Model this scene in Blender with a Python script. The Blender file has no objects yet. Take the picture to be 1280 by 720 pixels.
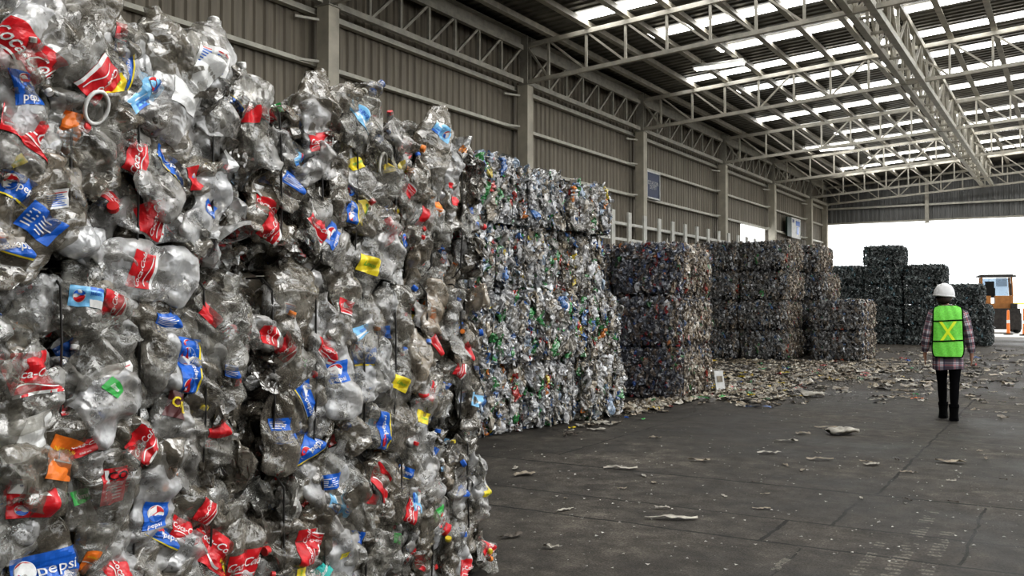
import bpy, bmesh, math, random
import numpy as np
from mathutils import Vector, Matrix, Euler

random.seed(11)
rng = np.random.default_rng(11)
PI = math.pi
scene = bpy.context.scene
COL = scene.collection

# ------------------------------------------------------------------ camera
F_PX, U_VP, V_H, CAM_H = 1160.0, 1340.0, 380.0, 1.47
YAW = math.atan((U_VP - 640) / F_PX)
CS, SN = math.cos(YAW), math.sin(YAW)
cam_d = bpy.data.cameras.new('camera')
cam = bpy.data.objects.new('camera', cam_d)
COL.objects.link(cam)
cam.location = (0, 0, CAM_H)
cam.rotation_euler = (PI / 2 + math.atan((V_H - 360) / F_PX), 0, YAW)
cam_d.sensor_width = 36
cam_d.lens = F_PX / 1280 * 36
cam_d.clip_start = 0.05
cam_d.clip_end = 600
scene.camera = cam


def floor_xy(u, v, z=0.0):
    """ground point seen at a given place of the photograph"""
    zc = F_PX * (CAM_H - z) / (v - V_H)
    xc = (u - 640) / F_PX * zc
    return xc * CS - zc * SN, xc * SN + zc * CS


def plane_yz(u, v, d):
    """point on the vertical plane x = -d"""
    zc = F_PX * d / (CS * (U_VP - u))
    y = (zc - d * SN) / CS
    return y, CAM_H + (V_H - v) / F_PX * zc


# ------------------------------------------------------------------ helpers
def tag(o, label=None, cat=None, group=None, kind=None):
    if label: o['label'] = label
    if cat: o['category'] = cat
    if group: o['group'] = group
    if kind: o['kind'] = kind
    return o


def empty(name, loc=(0, 0, 0), rz=0.0, parent=None):
    o = bpy.data.objects.new(name, None)
    o.empty_display_size = 0.1
    COL.objects.link(o)
    o.location = loc
    o.rotation_euler = (0, 0, rz)
    if parent: o.parent = parent
    return o


def link(name, me, parent=None, mat4=None):
    o = bpy.data.objects.new(name, me)
    COL.objects.link(o)
    if parent: o.parent = parent
    if mat4 is not None: o.matrix_basis = mat4
    return o


def np_mesh(name, V, F, mats=(), midx=None, smooth=False, col=None):
    """V (n,3), F (m,k) one polygon size or a list of faces"""
    me = bpy.data.meshes.new(name)
    if isinstance(F, np.ndarray):
        m, k = F.shape
        me.vertices.add(len(V)); me.vertices.foreach_set('co', np.asarray(V, dtype=np.float32).ravel())
        me.loops.add(m * k); me.loops.foreach_set('vertex_index', F.astype(np.int32).ravel())
        me.polygons.add(m)
        me.polygons.foreach_set('loop_start', np.arange(0, m * k, k, dtype=np.int32))
        me.update(calc_edges=True)
    else:
        me.from_pydata([tuple(map(float, v)) for v in V], [], [tuple(map(int, f)) for f in F])
    for mt in mats: me.materials.append(mt)
    n = len(me.polygons)
    if midx is not None: me.polygons.foreach_set('material_index', np.asarray(midx, dtype=np.int32))
    me.polygons.foreach_set('use_smooth', np.full(n, bool(smooth)))
    if col is not None:
        a = me.color_attributes.new('Col', 'FLOAT_COLOR', 'POINT')
        a.data.foreach_set('color', np.asarray(col, dtype=np.float32).ravel())
    me.update()
    return me


class MB:
    """collects simple solids into one mesh"""
    def __init__(s): s.V, s.F, s.M = [], [], []

    def add(s, V, F, m=0):
        b = len(s.V)
        s.V += [tuple(v) for v in V]
        s.F += [tuple(b + i for i in f) for f in F]
        s.M += [m] * len(F)

    def box(s, c, d, m=0, rot=None):
        R = Euler(rot).to_matrix() if rot else None
        V = []
        for x in (-.5, .5):
            for y in (-.5, .5):
                for z in (-.5, .5):
                    p = Vector((x * d[0], y * d[1], z * d[2]))
                    if R: p = R @ p
                    V.append(p + Vector(c))
        s.add(V, [(0, 1, 3, 2), (4, 6, 7, 5), (0, 4, 5, 1), (2, 3, 7, 6), (0, 2, 6, 4), (1, 5, 7, 3)], m)

    def bar(s, a, b, w, h=None, m=0, up=Vector((0, 0, 1))):
        """rectangular bar from a to b, w across, h along up"""
        h = w if h is None else h
        a, b = Vector(a), Vector(b)
        t = (b - a).normalized()
        if abs(t.dot(up)) > .98: up = Vector((0, 1, 0))
        sd = t.cross(up).normalized()
        u2 = sd.cross(t).normalized()
        V = [p + sd * (i * w / 2) + u2 * (j * h / 2) for p in (a, b) for i, j in ((-1, -1), (1, -1), (1, 1), (-1, 1))]
        s.add(V, [(0, 3, 2, 1), (4, 5, 6, 7), (0, 1, 5, 4), (1, 2, 6, 5), (2, 3, 7, 6), (3, 0, 4, 7)], m)

    def tube(s, pts, r, n=8, m=0, closed=False):
        pts = [Vector(p) for p in pts]
        rs = r if isinstance(r, (list, tuple)) else [r] * len(pts)
        V, F, N = [], [], len(pts)
        ref = None
        for i, p in enumerate(pts):
            if closed: t = pts[(i + 1) % N] - pts[i - 1]
            else: t = pts[min(i + 1, N - 1)] - pts[max(i - 1, 0)]
            t.normalize()
            if ref is None: ref = Vector((0, 0, 1)) if abs(t.z) < .9 else Vector((1, 0, 0))
            sd = t.cross(ref)
            if sd.length < 1e-4: sd = t.orthogonal()
            sd.normalize(); up = sd.cross(t); ref = up
            for k in range(n):
                a = 2 * PI * k / n
                V.append(p + (sd * math.cos(a) + up * math.sin(a)) * rs[i])
        for i in range(N if closed else N - 1):
            j = (i + 1) % N
            for k in range(n):
                F.append((i * n + k, i * n + (k + 1) % n, j * n + (k + 1) % n, j * n + k))
        if not closed:
            F.append(tuple(range(n))[::-1]); F.append(tuple((N - 1) * n + k for k in range(n)))
        s.add(V, F, m)

    def loft(s, rings, m=0, cap=True, closed=True):
        n = len(rings[0]); V = [p for r in rings for p in r]; F = []
        kk = n if closed else n - 1
        for i in range(len(rings) - 1):
            for k in range(kk):
                F.append((i * n + k, i * n + (k + 1) % n, (i + 1) * n + (k + 1) % n, (i + 1) * n + k))
        if cap and closed:
            F.append(tuple(range(n))[::-1]); F.append(tuple((len(rings) - 1) * n + k for k in range(n)))
        s.add(V, F, m)

    def build(s, name, mats, parent=None, smooth=False, mat4=None):
        if not isinstance(mats, (list, tuple)): mats = [mats]
        me = np_mesh(name, s.V, s.F, mats, s.M, smooth)
        return link(name, me, parent, mat4)


# ------------------------------------------------------------------ materials
def new_mat(name):
    m = bpy.data.materials.new(name); m.use_nodes = True
    nt = m.node_tree; nt.nodes.clear()
    return m, nt, nt.nodes.new('ShaderNodeOutputMaterial')


def ramp(nt, stops, interp='LINEAR'):
    r = nt.nodes.new('ShaderNodeValToRGB'); cr = r.color_ramp; cr.interpolation = interp
    while len(cr.elements) < len(stops): cr.elements.new(0.5)
    for e, (p, c) in zip(cr.elements, stops):
        e.position = p; e.color = (*c, 1) if len(c) == 3 else c
    return r


def noise(nt, vec, scale, detail=3, rough=.5):
    n = nt.nodes.new('ShaderNodeTexNoise'); n.inputs['Scale'].default_value = scale
    n.inputs['Detail'].default_value = detail; n.inputs['Roughness'].default_value = rough
    if vec is not None: nt.links.new(vec, n.inputs['Vector'])
    return n


def solid(name, c, rough=.6, metal=0.0, var=.12, scale=6, bump=0.0, emit=0.0, spec=.5):
    m, nt, out = new_mat(name)
    b = nt.nodes.new('ShaderNodeBsdfPrincipled')
    tc = nt.nodes.new('ShaderNodeTexCoord')
    n = noise(nt, tc.outputs['Object'], scale, 4, .6)
    lo = tuple(max(0, x * (1 - var * 2)) for x in c); hi = tuple(min(1, x * (1 + var)) for x in c)
    r = ramp(nt, [(.3, lo), (.7, hi)])
    nt.links.new(n.outputs['Fac'], r.inputs['Fac'])
    nt.links.new(r.outputs['Color'], b.inputs['Base Color'])
    b.inputs['Roughness'].default_value = rough; b.inputs['Metallic'].default_value = metal
    b.inputs['Specular IOR Level'].default_value = spec
    if bump:
        bp = nt.nodes.new('ShaderNodeBump'); bp.inputs['Strength'].default_value = bump
        n2 = noise(nt, tc.outputs['Object'], scale * 8, 3)
        nt.links.new(n2.outputs['Fac'], bp.inputs['Height']); nt.links.new(bp.outputs['Normal'], b.inputs['Normal'])
    if emit:
        b.inputs['Emission Color'].default_value = (*c, 1); b.inputs['Emission Strength'].default_value = emit
    nt.links.new(b.outputs['BSDF'], out.inputs['Surface'])
    return m


def film(name, stops=None, attr=False, opacity=.5, rough=.13, gloss=.35, dirt=.5, bump=.22):
    """thin crumpled plastic: see-through film + diffuse dirt + sharp gloss"""
    m, nt, out = new_mat(name); L = nt.links
    tc = nt.nodes.new('ShaderNodeTexCoord')
    geo = nt.nodes.new('ShaderNodeNewGeometry')
    if attr:
        at = nt.nodes.new('ShaderNodeVertexColor'); at.layer_name = 'Col'
        colr, alpha = at.outputs['Color'], at.outputs['Alpha']
    else:
        oi = nt.nodes.new('ShaderNodeObjectInfo')
        r = ramp(nt, stops, 'CONSTANT' if len(stops) > 3 else 'LINEAR')
        L.new(oi.outputs['Random'], r.inputs['Fac'])
        colr, alpha = r.outputs['Color'], r.outputs['Alpha']
    # dirt: large soft patches darken and warm the film
    dn = noise(nt, geo.outputs['Position'], 4.5, 3, .6)
    dr = ramp(nt, [(.38, (1, 1, 1)), (.66, (1 - dirt * .62, 1 - dirt * .7, 1 - dirt * .8))])
    L.new(dn.outputs['Fac'], dr.inputs['Fac'])
    mul = nt.nodes.new('ShaderNodeMixRGB'); mul.blend_type = 'MULTIPLY'; mul.inputs['Fac'].default_value = 1
    L.new(colr, mul.inputs['Color1']); L.new(dr.outputs['Color'], mul.inputs['Color2'])
    bp = nt.nodes.new('ShaderNodeBump'); bp.inputs['Strength'].default_value = bump; bp.inputs['Distance'].default_value = .02
    vo = nt.nodes.new('ShaderNodeTexVoronoi'); vo.inputs['Scale'].default_value = 24
    wn = noise(nt, tc.outputs['Object'], 16, 2)
    ad = nt.nodes.new('ShaderNodeMixRGB'); ad.blend_type = 'ADD'; ad.inputs['Fac'].default_value = .12
    L.new(tc.outputs['Object'], ad.inputs['Color1']); L.new(wn.outputs['Color'], ad.inputs['Color2'])
    L.new(ad.outputs['Color'], vo.inputs['Vector']); L.new(vo.outputs['Distance'], bp.inputs['Height'])
    df = nt.nodes.new('ShaderNodeBsdfDiffuse'); L.new(mul.outputs['Color'], df.inputs['Color']); L.new(bp.outputs['Normal'], df.inputs['Normal'])
    gl = nt.nodes.new('ShaderNodeBsdfGlossy'); gl.inputs['Roughness'].default_value = rough; L.new(bp.outputs['Normal'], gl.inputs['Normal'])
    lw = nt.nodes.new('ShaderNodeLayerWeight'); lw.inputs['Blend'].default_value = .35; L.new(bp.outputs['Normal'], lw.inputs['Normal'])
    mp = nt.nodes.new('ShaderNodeMapRange'); mp.inputs['To Min'].default_value = gloss * .5; mp.inputs['To Max'].default_value = min(1, gloss + .5)
    L.new(lw.outputs['Fresnel'], mp.inputs['Value'])
    m1 = nt.nodes.new('ShaderNodeMixShader'); L.new(mp.outputs['Result'], m1.inputs['Fac']); L.new(df.outputs[0], m1.inputs[1]); L.new(gl.outputs[0], m1.inputs[2])
    tr = nt.nodes.new('ShaderNodeBsdfTransparent'); tr.inputs['Color'].default_value = (.80, .79, .76, 1)
    # opacity: base alpha, thicker towards grazing view and on creases
    an = noise(nt, tc.outputs['Object'], 13, 3, .6)
    am = nt.nodes.new('ShaderNodeMapRange'); am.inputs['From Min'].default_value = .35; am.inputs['From Max'].default_value = .7
    am.inputs['To Min'].default_value = -.28; am.inputs['To Max'].default_value = .3
    L.new(an.outputs['Fac'], am.inputs['Value'])
    f1 = nt.nodes.new('ShaderNodeMath'); f1.operation = 'MULTIPLY_ADD'; L.new(lw.outputs['Facing'], f1.inputs[0]); f1.inputs[1].default_value = .55
    L.new(alpha, f1.inputs[2])
    f2 = nt.nodes.new('ShaderNodeMath'); f2.operation = 'ADD'; f2.use_clamp = True
    L.new(f1.outputs[0], f2.inputs[0]); L.new(am.outputs['Result'], f2.inputs[1])
    m2 = nt.nodes.new('ShaderNodeMixShader'); L.new(f2.outputs[0], m2.inputs['Fac']); L.new(tr.outputs[0], m2.inputs[1]); L.new(m1.outputs[0], m2.inputs[2])
    L.new(m2.outputs[0], out.inputs['Surface'])
    return m


M = {}
M['clear'] = film('clear crushed plastic', [(0, (.40, .395, .37, .26)), (.3, (.55, .55, .54, .34)), (.5, (.29, .265, .225, .36)),
                                           (.66, (.70, .71, .72, .42)), (.78, (.22, .195, .155, .44)), (.93, (.48, .42, .34, .5))])
M['mixed'] = film('mixed crushed plastic', [(0, (.72, .73, .75, .55)), (.34, (.88, .89, .92, .8)), (.46, (.50, .49, .47, .5)), (.66, (.06, .34, .10, .8)),
                                           (.71, (.08, .22, .55, .85)), (.76, (.55, .50, .42, .7)), (.87, (.42, .54, .70, .6)), (.925, (.60, .06, .05, .95)), (.945, (.85, .68, .1, .95)), (.955, (.9, .9, .9, .95))], dirt=.45)
M['packed'] = film('packed plastic scrap', attr=True, dirt=.45)
M['packed_dull'] = film('dull packed plastic scrap', attr=True, dirt=.4, rough=.28, gloss=.2)
M['core'] = solid('crevice shade plastic', (.025, .023, .021), .4, 0, .45, 18, .8)  # near-black core colour stands in for shade in the bale crevices
M['wire'] = solid('dark baling wire', (.03, .028, .026), .5, .3)
LABC = {'red': (.62, .022, .03), 'white': (.82, .82, .80), 'blue': (.015, .13, .55), 'navy': (.02, .03, .16), 'yellow': (.85, .68, .04),
        'light blue': (.22, .52, .80), 'orange': (.85, .22, .03), 'teal': (.03, .42, .38), 'black': (.02, .02, .02), 'green': (.05, .42, .08),
        'brown': (.10, .03, .03), 'pink': (.75, .5, .5)}
for k, c in LABC.items():
    M['lab_' + k] = solid(k + ' printed film', c, .28, 0, .1, 30)
M['cap_red'] = solid('red cap plastic', (.6, .03, .03), .4)
M['cap_blue'] = solid('blue cap plastic', (.03, .14, .55), .4)
M['cap_white'] = solid('white cap plastic', (.75, .75, .73), .4)
M['cap_yellow'] = solid('yellow cap plastic', (.75, .6, .05), .4)
M['cap_orange'] = solid('orange cap plastic', (.8, .25, .05), .4)
M['handle'] = solid('white carry ring plastic', (.78, .78, .75), .35)
M['column'] = solid('cream painted column', (.50, .465, .385), .7, 0, .1, 3, .1)
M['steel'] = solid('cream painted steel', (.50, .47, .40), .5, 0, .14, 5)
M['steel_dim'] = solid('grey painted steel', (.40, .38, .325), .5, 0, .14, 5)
M['rail'] = solid('pale galvanised rail', (.56, .54, .47), .5, 0, .1, 5)
M['white_post'] = solid('white painted post', (.62, .61, .56), .6, 0, .1, 5)
M['roof'] = solid('grey corrugated roof sheet', (.19, .18, .155), .42, .5, .2, 2.5)
M['scrap'] = solid('dusty beige scrap', (.34, .29, .22), .6, 0, .3, 9, .2)
M['scrap_white'] = solid('pale scrap', (.46, .43, .37), .6, 0, .3, 9)
M['scrap_dark'] = solid('brown scrap', (.12, .10, .08), .7, 0, .3, 9)
M['signblue'] = solid('navy sign face', (.05, .065, .13), .5)
M['signwhite'] = solid('white sign face', (.7, .7, .68), .5)
M['signdark'] = solid('dark green sign edge', (.015, .04, .03), .5)


def wall_mat(name, lo, hi):
    m, nt, out = new_mat(name); L = nt.links
    b = nt.nodes.new('ShaderNodeBsdfPrincipled'); tc = nt.nodes.new('ShaderNodeTexCoord')
    mp = nt.nodes.new('ShaderNodeMapping'); mp.inputs['Scale'].default_value = (2.2, 2.2, .18); L.new(tc.outputs['Object'], mp.inputs['Vector'])
    n = noise(nt, mp.outputs['Vector'], 2.2, 5, .65)
    r = ramp(nt, [(.3, lo), (.7, hi)]); L.new(n.outputs['Fac'], r.inputs['Fac']); L.new(r.outputs['Color'], b.inputs['Base Color'])
    b.inputs['Roughness'].default_value = .55; b.inputs['Metallic'].default_value = .15
    L.new(b.outputs['BSDF'], out.inputs['Surface'])
    return m


M['wall'] = wall_mat('stained corrugated wall', (.165, .144, .113), (.29, .257, .205))
M['fascia'] = wall_mat('grey corrugated fascia', (.14, .14, .135), (.24, .24, .235))

# translucent skylight sheet
m, nt, out = new_mat('translucent skylight sheet')
e = nt.nodes.new('ShaderNodeEmission'); tc = nt.nodes.new('ShaderNodeTexCoord'); n = noise(nt, tc.outputs['Object'], .9, 3)
r = ramp(nt, [(.3, (.86, .88, .90)), (.7, (1, .99, .96))]); nt.links.new(n.outputs['Fac'], r.inputs['Fac']); nt.links.new(r.outputs['Color'], e.inputs['Color'])
e.inputs['Strength'].default_value = 8.0; nt.links.new(e.outputs[0], out.inputs['Surface'])
M['skylight'] = m
m, nt, out = new_mat('lit fluorescent tube')
e = nt.nodes.new('ShaderNodeEmission'); e.inputs['Color'].default_value = (1, .97, .9, 1); e.inputs['Strength'].default_value = 5
nt.links.new(e.outputs[0], out.inputs['Surface']); M['tube'] = m


def floor_mat():
    m, nt, out = new_mat('oily dark concrete'); L = nt.links
    b = nt.nodes.new('ShaderNodeBsdfPrincipled'); tc = nt.nodes.new('ShaderNodeTexCoord')
    P = tc.outputs['Object']
    def math_(op, a, b_=None, c=None):
        q = nt.nodes.new('ShaderNodeMath'); q.operation = op
        for i, v in enumerate((a, b_, c)):
            if v is None: continue
            if isinstance(v, (int, float)): q.inputs[i].default_value = v
            else: L.new(v, q.inputs[i])
        return q.outputs[0]
    n1 = noise(nt, P, .45, 6, .65); n2 = noise(nt, P, 5, 6, .7); n3 = noise(nt, P, 70, 4, .75)
    s = math_('MULTIPLY_ADD', n2.outputs['Fac'], .35, math_('MULTIPLY', n1.outputs['Fac'], .5))
    s = math_('MULTIPLY_ADD', n3.outputs['Fac'], .42, math_('ADD', s, -.06))
    r = ramp(nt, [(.42, (.013, .0115, .0095)), (.53, (.028, .0243, .0203)), (.62, (.062, .0545, .045)), (.72, (.17, .15, .125))])
    L.new(s, r.inputs['Fac'])
    sx = nt.nodes.new('ShaderNodeSeparateXYZ'); L.new(P, sx.inputs[0])
    # warp joints slightly
    wv = noise(nt, P, 3, 4, .7)
    X = math_('ADD', sx.outputs[0], math_('MULTIPLY_ADD', wv.outputs['Fac'], .09, -.045))
    Y = math_('ADD', sx.outputs[1], math_('MULTIPLY_ADD', wv.outputs['Fac'], .07, -.035))
    def line(coord, at, w, other=None, lo=None, hi=None):
        d = math_('ABSOLUTE', math_('SUBTRACT', coord, at))
        q = math_('LESS_THAN', d, w)
        if other is not None:
            q = math_('MULTIPLY', q, math_('GREATER_THAN', other, lo)); q = math_('MULTIPLY', q, math_('LESS_THAN', other, hi))
        return q
    ls = [line(Y, 5.76, .014), line(Y, 6.40, .012), line(Y, 7.58, .018), line(X, -1.38, .012, Y, 6.4, 7.2), line(X, -1.67, .015, Y, 5.76, 6.4),
          line(X, -1.3, .012, Y, 7.6, 17), line(Y, 11.0, .01), line(X, -1.41, .006, Y, 3, 5.7), line(X, -.55, .01, Y, 5.8, 7.5), line(Y, 14.6, .014), line(Y, 19.0, .016), line(X, -4.3, .01, Y, 8, 19)]
    tot = ls[0]
    for q in ls[1:]: tot = math_('MAXIMUM', tot, q)
    tot = math_('MULTIPLY', tot, math_('GREATER_THAN', n2.outputs['Fac'], .30))
    mx = nt.nodes.new('ShaderNodeMixRGB'); mx.inputs['Color2'].default_value = (.008, .007, .006, 1)
    L.new(math_('MULTIPLY', tot, .95), mx.inputs['Fac']); L.new(r.outputs['Color'], mx.inputs['Color1'])
    # pale broken crack filler near the bottom of the frame
    cr = line(X, -1.42, .022, Y, 4.6, 5.6); cr = math_('MULTIPLY', cr, math_('GREATER_THAN', wv.outputs['Fac'], .47))
    # tyre treads: short bars across two wheel tracks
    tr_y = math_('LESS_THAN', math_('FRACT', math_('MULTIPLY', sx.outputs[1], 14.0)), .5)
    def track(x0, hw, y0, y1):
        return line(sx.outputs[0], x0, hw, sx.outputs[1], y0, y1)
    tk = math_('MAXIMUM', track(-.86, .045, 4.4, 7.2), track(-.70, .04, 4.4, 6.6)); tk = math_('MAXIMUM', tk, track(-1.02, .03, 4.9, 6.1))
    tk = math_('MULTIPLY', math_('MULTIPLY', tk, tr_y), math_('GREATER_THAN', n2.outputs['Fac'], .49))
    tk = math_('MULTIPLY', math_('MAXIMUM', tk, cr), math_('GREATER_THAN', n3.outputs['Fac'], .47))
    m2 = nt.nodes.new('ShaderNodeMixRGB'); m2.inputs['Color2'].default_value = (.26, .24, .20, 1)
    L.new(math_('MULTIPLY', tk, .5), m2.inputs['Fac']); L.new(mx.outputs['Color'], m2.inputs['Color1'])
    # colour turns paler towards the far end of the aisle
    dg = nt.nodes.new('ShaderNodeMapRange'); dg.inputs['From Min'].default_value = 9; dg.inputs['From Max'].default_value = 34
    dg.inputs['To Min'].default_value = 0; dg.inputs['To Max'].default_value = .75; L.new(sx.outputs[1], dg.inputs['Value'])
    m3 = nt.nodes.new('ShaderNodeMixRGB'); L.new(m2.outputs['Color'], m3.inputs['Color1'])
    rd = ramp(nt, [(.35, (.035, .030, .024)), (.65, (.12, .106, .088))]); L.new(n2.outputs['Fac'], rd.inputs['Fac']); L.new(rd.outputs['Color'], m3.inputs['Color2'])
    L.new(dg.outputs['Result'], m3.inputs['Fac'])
    L.new(m3.outputs['Color'], b.inputs['Base Color'])
    rr = ramp(nt, [(.35, (.5,) * 3), (.65, (.85,) * 3)]); L.new(n1.outputs['Fac'], rr.inputs['Fac']); L.new(rr.outputs['Color'], b.inputs['Roughness'])
    bp = nt.nodes.new('ShaderNodeBump'); bp.inputs['Strength'].default_value = .35; bp.inputs['Distance'].default_value = .02
    L.new(math_('ADD', n3.outputs['Fac'], n2.outputs['Fac']), bp.inputs['Height']); L.new(bp.outputs['Normal'], b.inputs['Normal'])
    b.inputs['Specular IOR Level'].default_value = .3
    L.new(b.outputs['BSDF'], out.inputs['Surface'])
    return m


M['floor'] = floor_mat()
M['ground'] = solid('sunlit outdoor concrete', (.42, .40, .36), .8, 0, .2, .8)

# ------------------------------------------------------------------ building
WX = -10.5          # wall sheet plane
SLOPE = .065
END_Y = 47.0
COLS_Y = [4.85, 11.16, 17.44, 23.8, 30.84, 36.93, 43.04]


def roof_z(x): return 7.36 + SLOPE * (x - WX)


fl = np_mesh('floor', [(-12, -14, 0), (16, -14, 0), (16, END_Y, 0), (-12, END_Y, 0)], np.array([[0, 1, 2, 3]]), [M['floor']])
tag(link('floor', fl), kind='structure')
gr = np_mesh('ground', [(-160, END_Y, -.01), (160, END_Y, -.01), (160, 260, -.01), (-160, 260, -.01)], np.array([[0, 1, 2, 3]]), [M['ground']])
tag(link('ground', gr), kind='structure')


def corrugated(name, a0, a1, pitch, depth, fn, mat):
    """trapezoid ribs along direction a; fn(a, off, end) -> point"""
    prof = []
    a = a0
    while a < a1:
        for f, d in ((0, 0), (.28, 0), (.40, 1), (.78, 1), (.90, 0)):
            if a + f * pitch <= a1: prof.append((a + f * pitch, d * depth))
        a += pitch
    prof.append((a1, 0))
    V = [fn(p, d, 0) for p, d in prof] + [fn(p, d, 1) for p, d in prof]
    n = len(prof)
    F = np.array([(i, i + 1, n + i + 1, n + i) for i in range(n - 1)])
    return tag(link(name, np_mesh(name, V, F, [mat])), kind='structure')


corrugated('wall_left', -14, 33.8, .21, .035, lambda a, d, e: (WX - d, a, 0 if e == 0 else 7.42), M['wall'])
o = corrugated('wall_left_far', 33.8, 37.0, .21, .035, lambda a, d, e: (WX - d, a, 4.46 if e == 0 else 7.42), M['wall'])
corrugated('wall_left_end', 37.0, END_Y, .21, .035, lambda a, d, e: (WX - d, a, 3.35 if e == 0 else 7.42), M['wall'])
corrugated('wall_left_low', 33.8, END_Y, .21, .035, lambda a, d, e: (WX - d, a, 0 if e == 0 else 2.4), M['wall'])
corrugated('wall_far', -12, 16, .21, .035, lambda a, d, e: (a, END_Y + d, 5.36 if e == 0 else roof_z(a) + .02), M['fascia'])
corrugated('ceiling', -14, END_Y + .6, .26, .03, lambda a, d, e: ((WX - .3, a, roof_z(WX - .3) + d) if e == 0 else (16, a, roof_z(16) + d)), M['roof'])

corrugated('wall_right_unseen', -14, END_Y, .21, .035, lambda a, d, e: (16 + d, a, 0 if e == 0 else 5.2), M['wall'])  # unseen wall, added to cut sky light from the open right
corrugated('wall_back_unseen', -12, 16, .21, .035, lambda a, d, e: (a, -14 - d, 0 if e == 0 else 8.9), M['wall'])  # unseen wall, added to stop sky light from behind the camera
# skylight strips let into the roof, three to a bay
k = 0
for i in range(25):
    y = 17.05 + (i - 7) * 2.13
    if y < -3 or y > 46.5: continue
    x0 = -8.9 if i % 3 == 1 else (-8.05 if i % 3 == 2 else -7.2)
    mb = MB()
    V = [(x0, y, roof_z(x0) - .03), (15, y, roof_z(15) - .03), (15, y + .40, roof_z(15) - .03), (x0, y + .40, roof_z(x0) - .03)]
    mb.add(V, [(0, 1, 2, 3)])
    tag(mb.build('skylight_panel', M['skylight']), 'bright translucent skylight strip running across the grey roof between purlins', 'skylight', 'skylight strips in the roof')

# purlins
for i in range(1, 24):
    x = WX + .9 * i
    if x > 8: break
    mb = MB(); z = roof_z(x) - .12
    mb.bar((x, -13, z), (x, END_Y - .1, z), .07, .15)
    mb.bar((x + .045, -13, z - .07), (x + .045, END_Y - .1, z - .07), .10, .012)
    tag(mb.build('roof_purlin', M['steel']), 'long cream steel purlin carrying the roof sheets along the hall', 'purlin', 'purlins under the roof')
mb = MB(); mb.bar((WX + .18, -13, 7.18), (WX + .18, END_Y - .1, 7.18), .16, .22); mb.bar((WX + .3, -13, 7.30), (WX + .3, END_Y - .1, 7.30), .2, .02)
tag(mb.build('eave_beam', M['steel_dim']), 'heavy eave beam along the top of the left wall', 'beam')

# wall girts
for z, w in ((6.17, .10), (5.33, .08), (4.48, .08), (3.63, .07), (2.8, .07), (1.9, .07), (1.0, .07)):
    mb = MB(); mb.bar((WX + .06, -13, z), (WX + .06, END_Y, z), w, w)
    mb.bar((WX + .10, -13, z - w * .55), (WX + .10, END_Y, z - w * .55), .12, .012)
    nm = {6.17: 'highest', 5.33: 'second highest', 4.48: 'third highest', 3.63: 'fourth highest', 2.8: 'fifth highest', 1.9: 'sixth highest', 1.0: 'lowest'}[z]
    tag(mb.build('wall_girt', M['rail']), nm + ' pale horizontal rail on the corrugated left wall', 'wall rail')

# columns
ordn = ['nearest', 'second', 'third', 'fourth', 'fifth', 'sixth', 'last']
col_lab = ['cream column behind the left part of the front bale stack', 'cream wall column rising above the front clear-bottle bales',
           'cream wall column rising behind the left end of the mixed-colour stack', 'cream wall column with the navy sign beside it',
           'cream wall column between the navy sign and the bright wall gap', 'cream wall column just past the bright wall gap', 'cream wall column beside the white banner']
for y, lb in zip(COLS_Y, col_lab):
    e = tag(empty('wall_column', (WX + .32, y, 0)), lb, 'column')
    mb = MB(); mb.box((0, 0, 3.11), (.25, .25, 6.22)); mb.build('concrete_shaft', M['column'], e)
    mb = MB(); mb.box((0, -.075, 6.76), (.2, .02, 1.1)); mb.box((0, .075, 6.76), (.2, .02, 1.1)); mb.box((0, 0, 6.76), (.02, .15, 1.1)); mb.box((0, 0, 6.23), (.3, .3, .02))
    mb.build('steel_stub', M['steel_dim'], e)
    for z in (5.33, 4.48, 6.0):
        mb = MB(); mb.bar((-.06, -.15, z), (-.24, -.5, z), .04); mb.build('knee_strut', M['rail'], e)
e = tag(empty('wall_column', (WX + .15, END_Y - .15, 0)), 'cream corner column where the left wall meets the open end', 'column')
mb = MB(); mb.box((0, 0, 3.2), (.26, .26, 6.4)); mb.build('concrete_shaft', M['column'], e)
mb = MB(); mb.bar((0, 0, 6.4), (0, 0, 7.25), .16); mb.build('steel_stub', M['steel_dim'], e)


def bar_child(name, a, b, w, root, mat, h=None):
    mb = MB(); o0 = root.location
    mb.bar(Vector(a) - o0, Vector(b) - o0, w, h)
    return mb.build(name, mat, root)


# lengthwise truss along the wall, one per bay
TX = WX + .32
bay_lab = ['over the left part of the front bale stack', 'between the two columns above the front bale stack', 'between the second and third visible columns', 'ending at the column with the navy sign',
           'past the navy sign', 'above the bright wall gap', 'nearest the far corner of the hall']
edges = [COLS_Y[0] - 6.3] + COLS_Y
for bi in range(len(edges) - 1):
    ya, yb = edges[bi] + .17, edges[bi + 1] - .17
    e = tag(empty('eave_truss', (TX, ya, 6.4)), 'long latticed eave truss bay ' + bay_lab[bi], 'truss')
    zb, zt = 6.30, 7.03
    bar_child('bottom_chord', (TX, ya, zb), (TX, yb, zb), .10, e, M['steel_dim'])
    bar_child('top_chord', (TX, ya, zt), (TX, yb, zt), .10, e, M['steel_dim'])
    n = 7
    for j in range(n + 1):
        y = ya + (yb - ya) * j / n
        if 0 < j < n: bar_child('vertical_bar', (TX, y, zb), (TX, y, zt), .06, e, M['steel_dim'])
        if j < n:
            y2 = ya + (yb - ya) * (j + 1) / n
            bar_child('diagonal_bar', (TX, y, zb), (TX, y2, zt), .05, e, M['steel_dim'])
yb = END_Y - .2; ya = COLS_Y[-1] + .1
e = tag(empty('eave_truss', (TX, ya, 6.4)), 'short latticed eave truss between the banner column and the far corner column', 'truss')
bar_child('bottom_chord', (TX, ya, 6.30), (TX, yb, 6.30), .10, e, M['steel_dim']); bar_child('top_chord', (TX, ya, 7.03), (TX, yb, 7.03), .10, e, M['steel_dim'])
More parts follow.
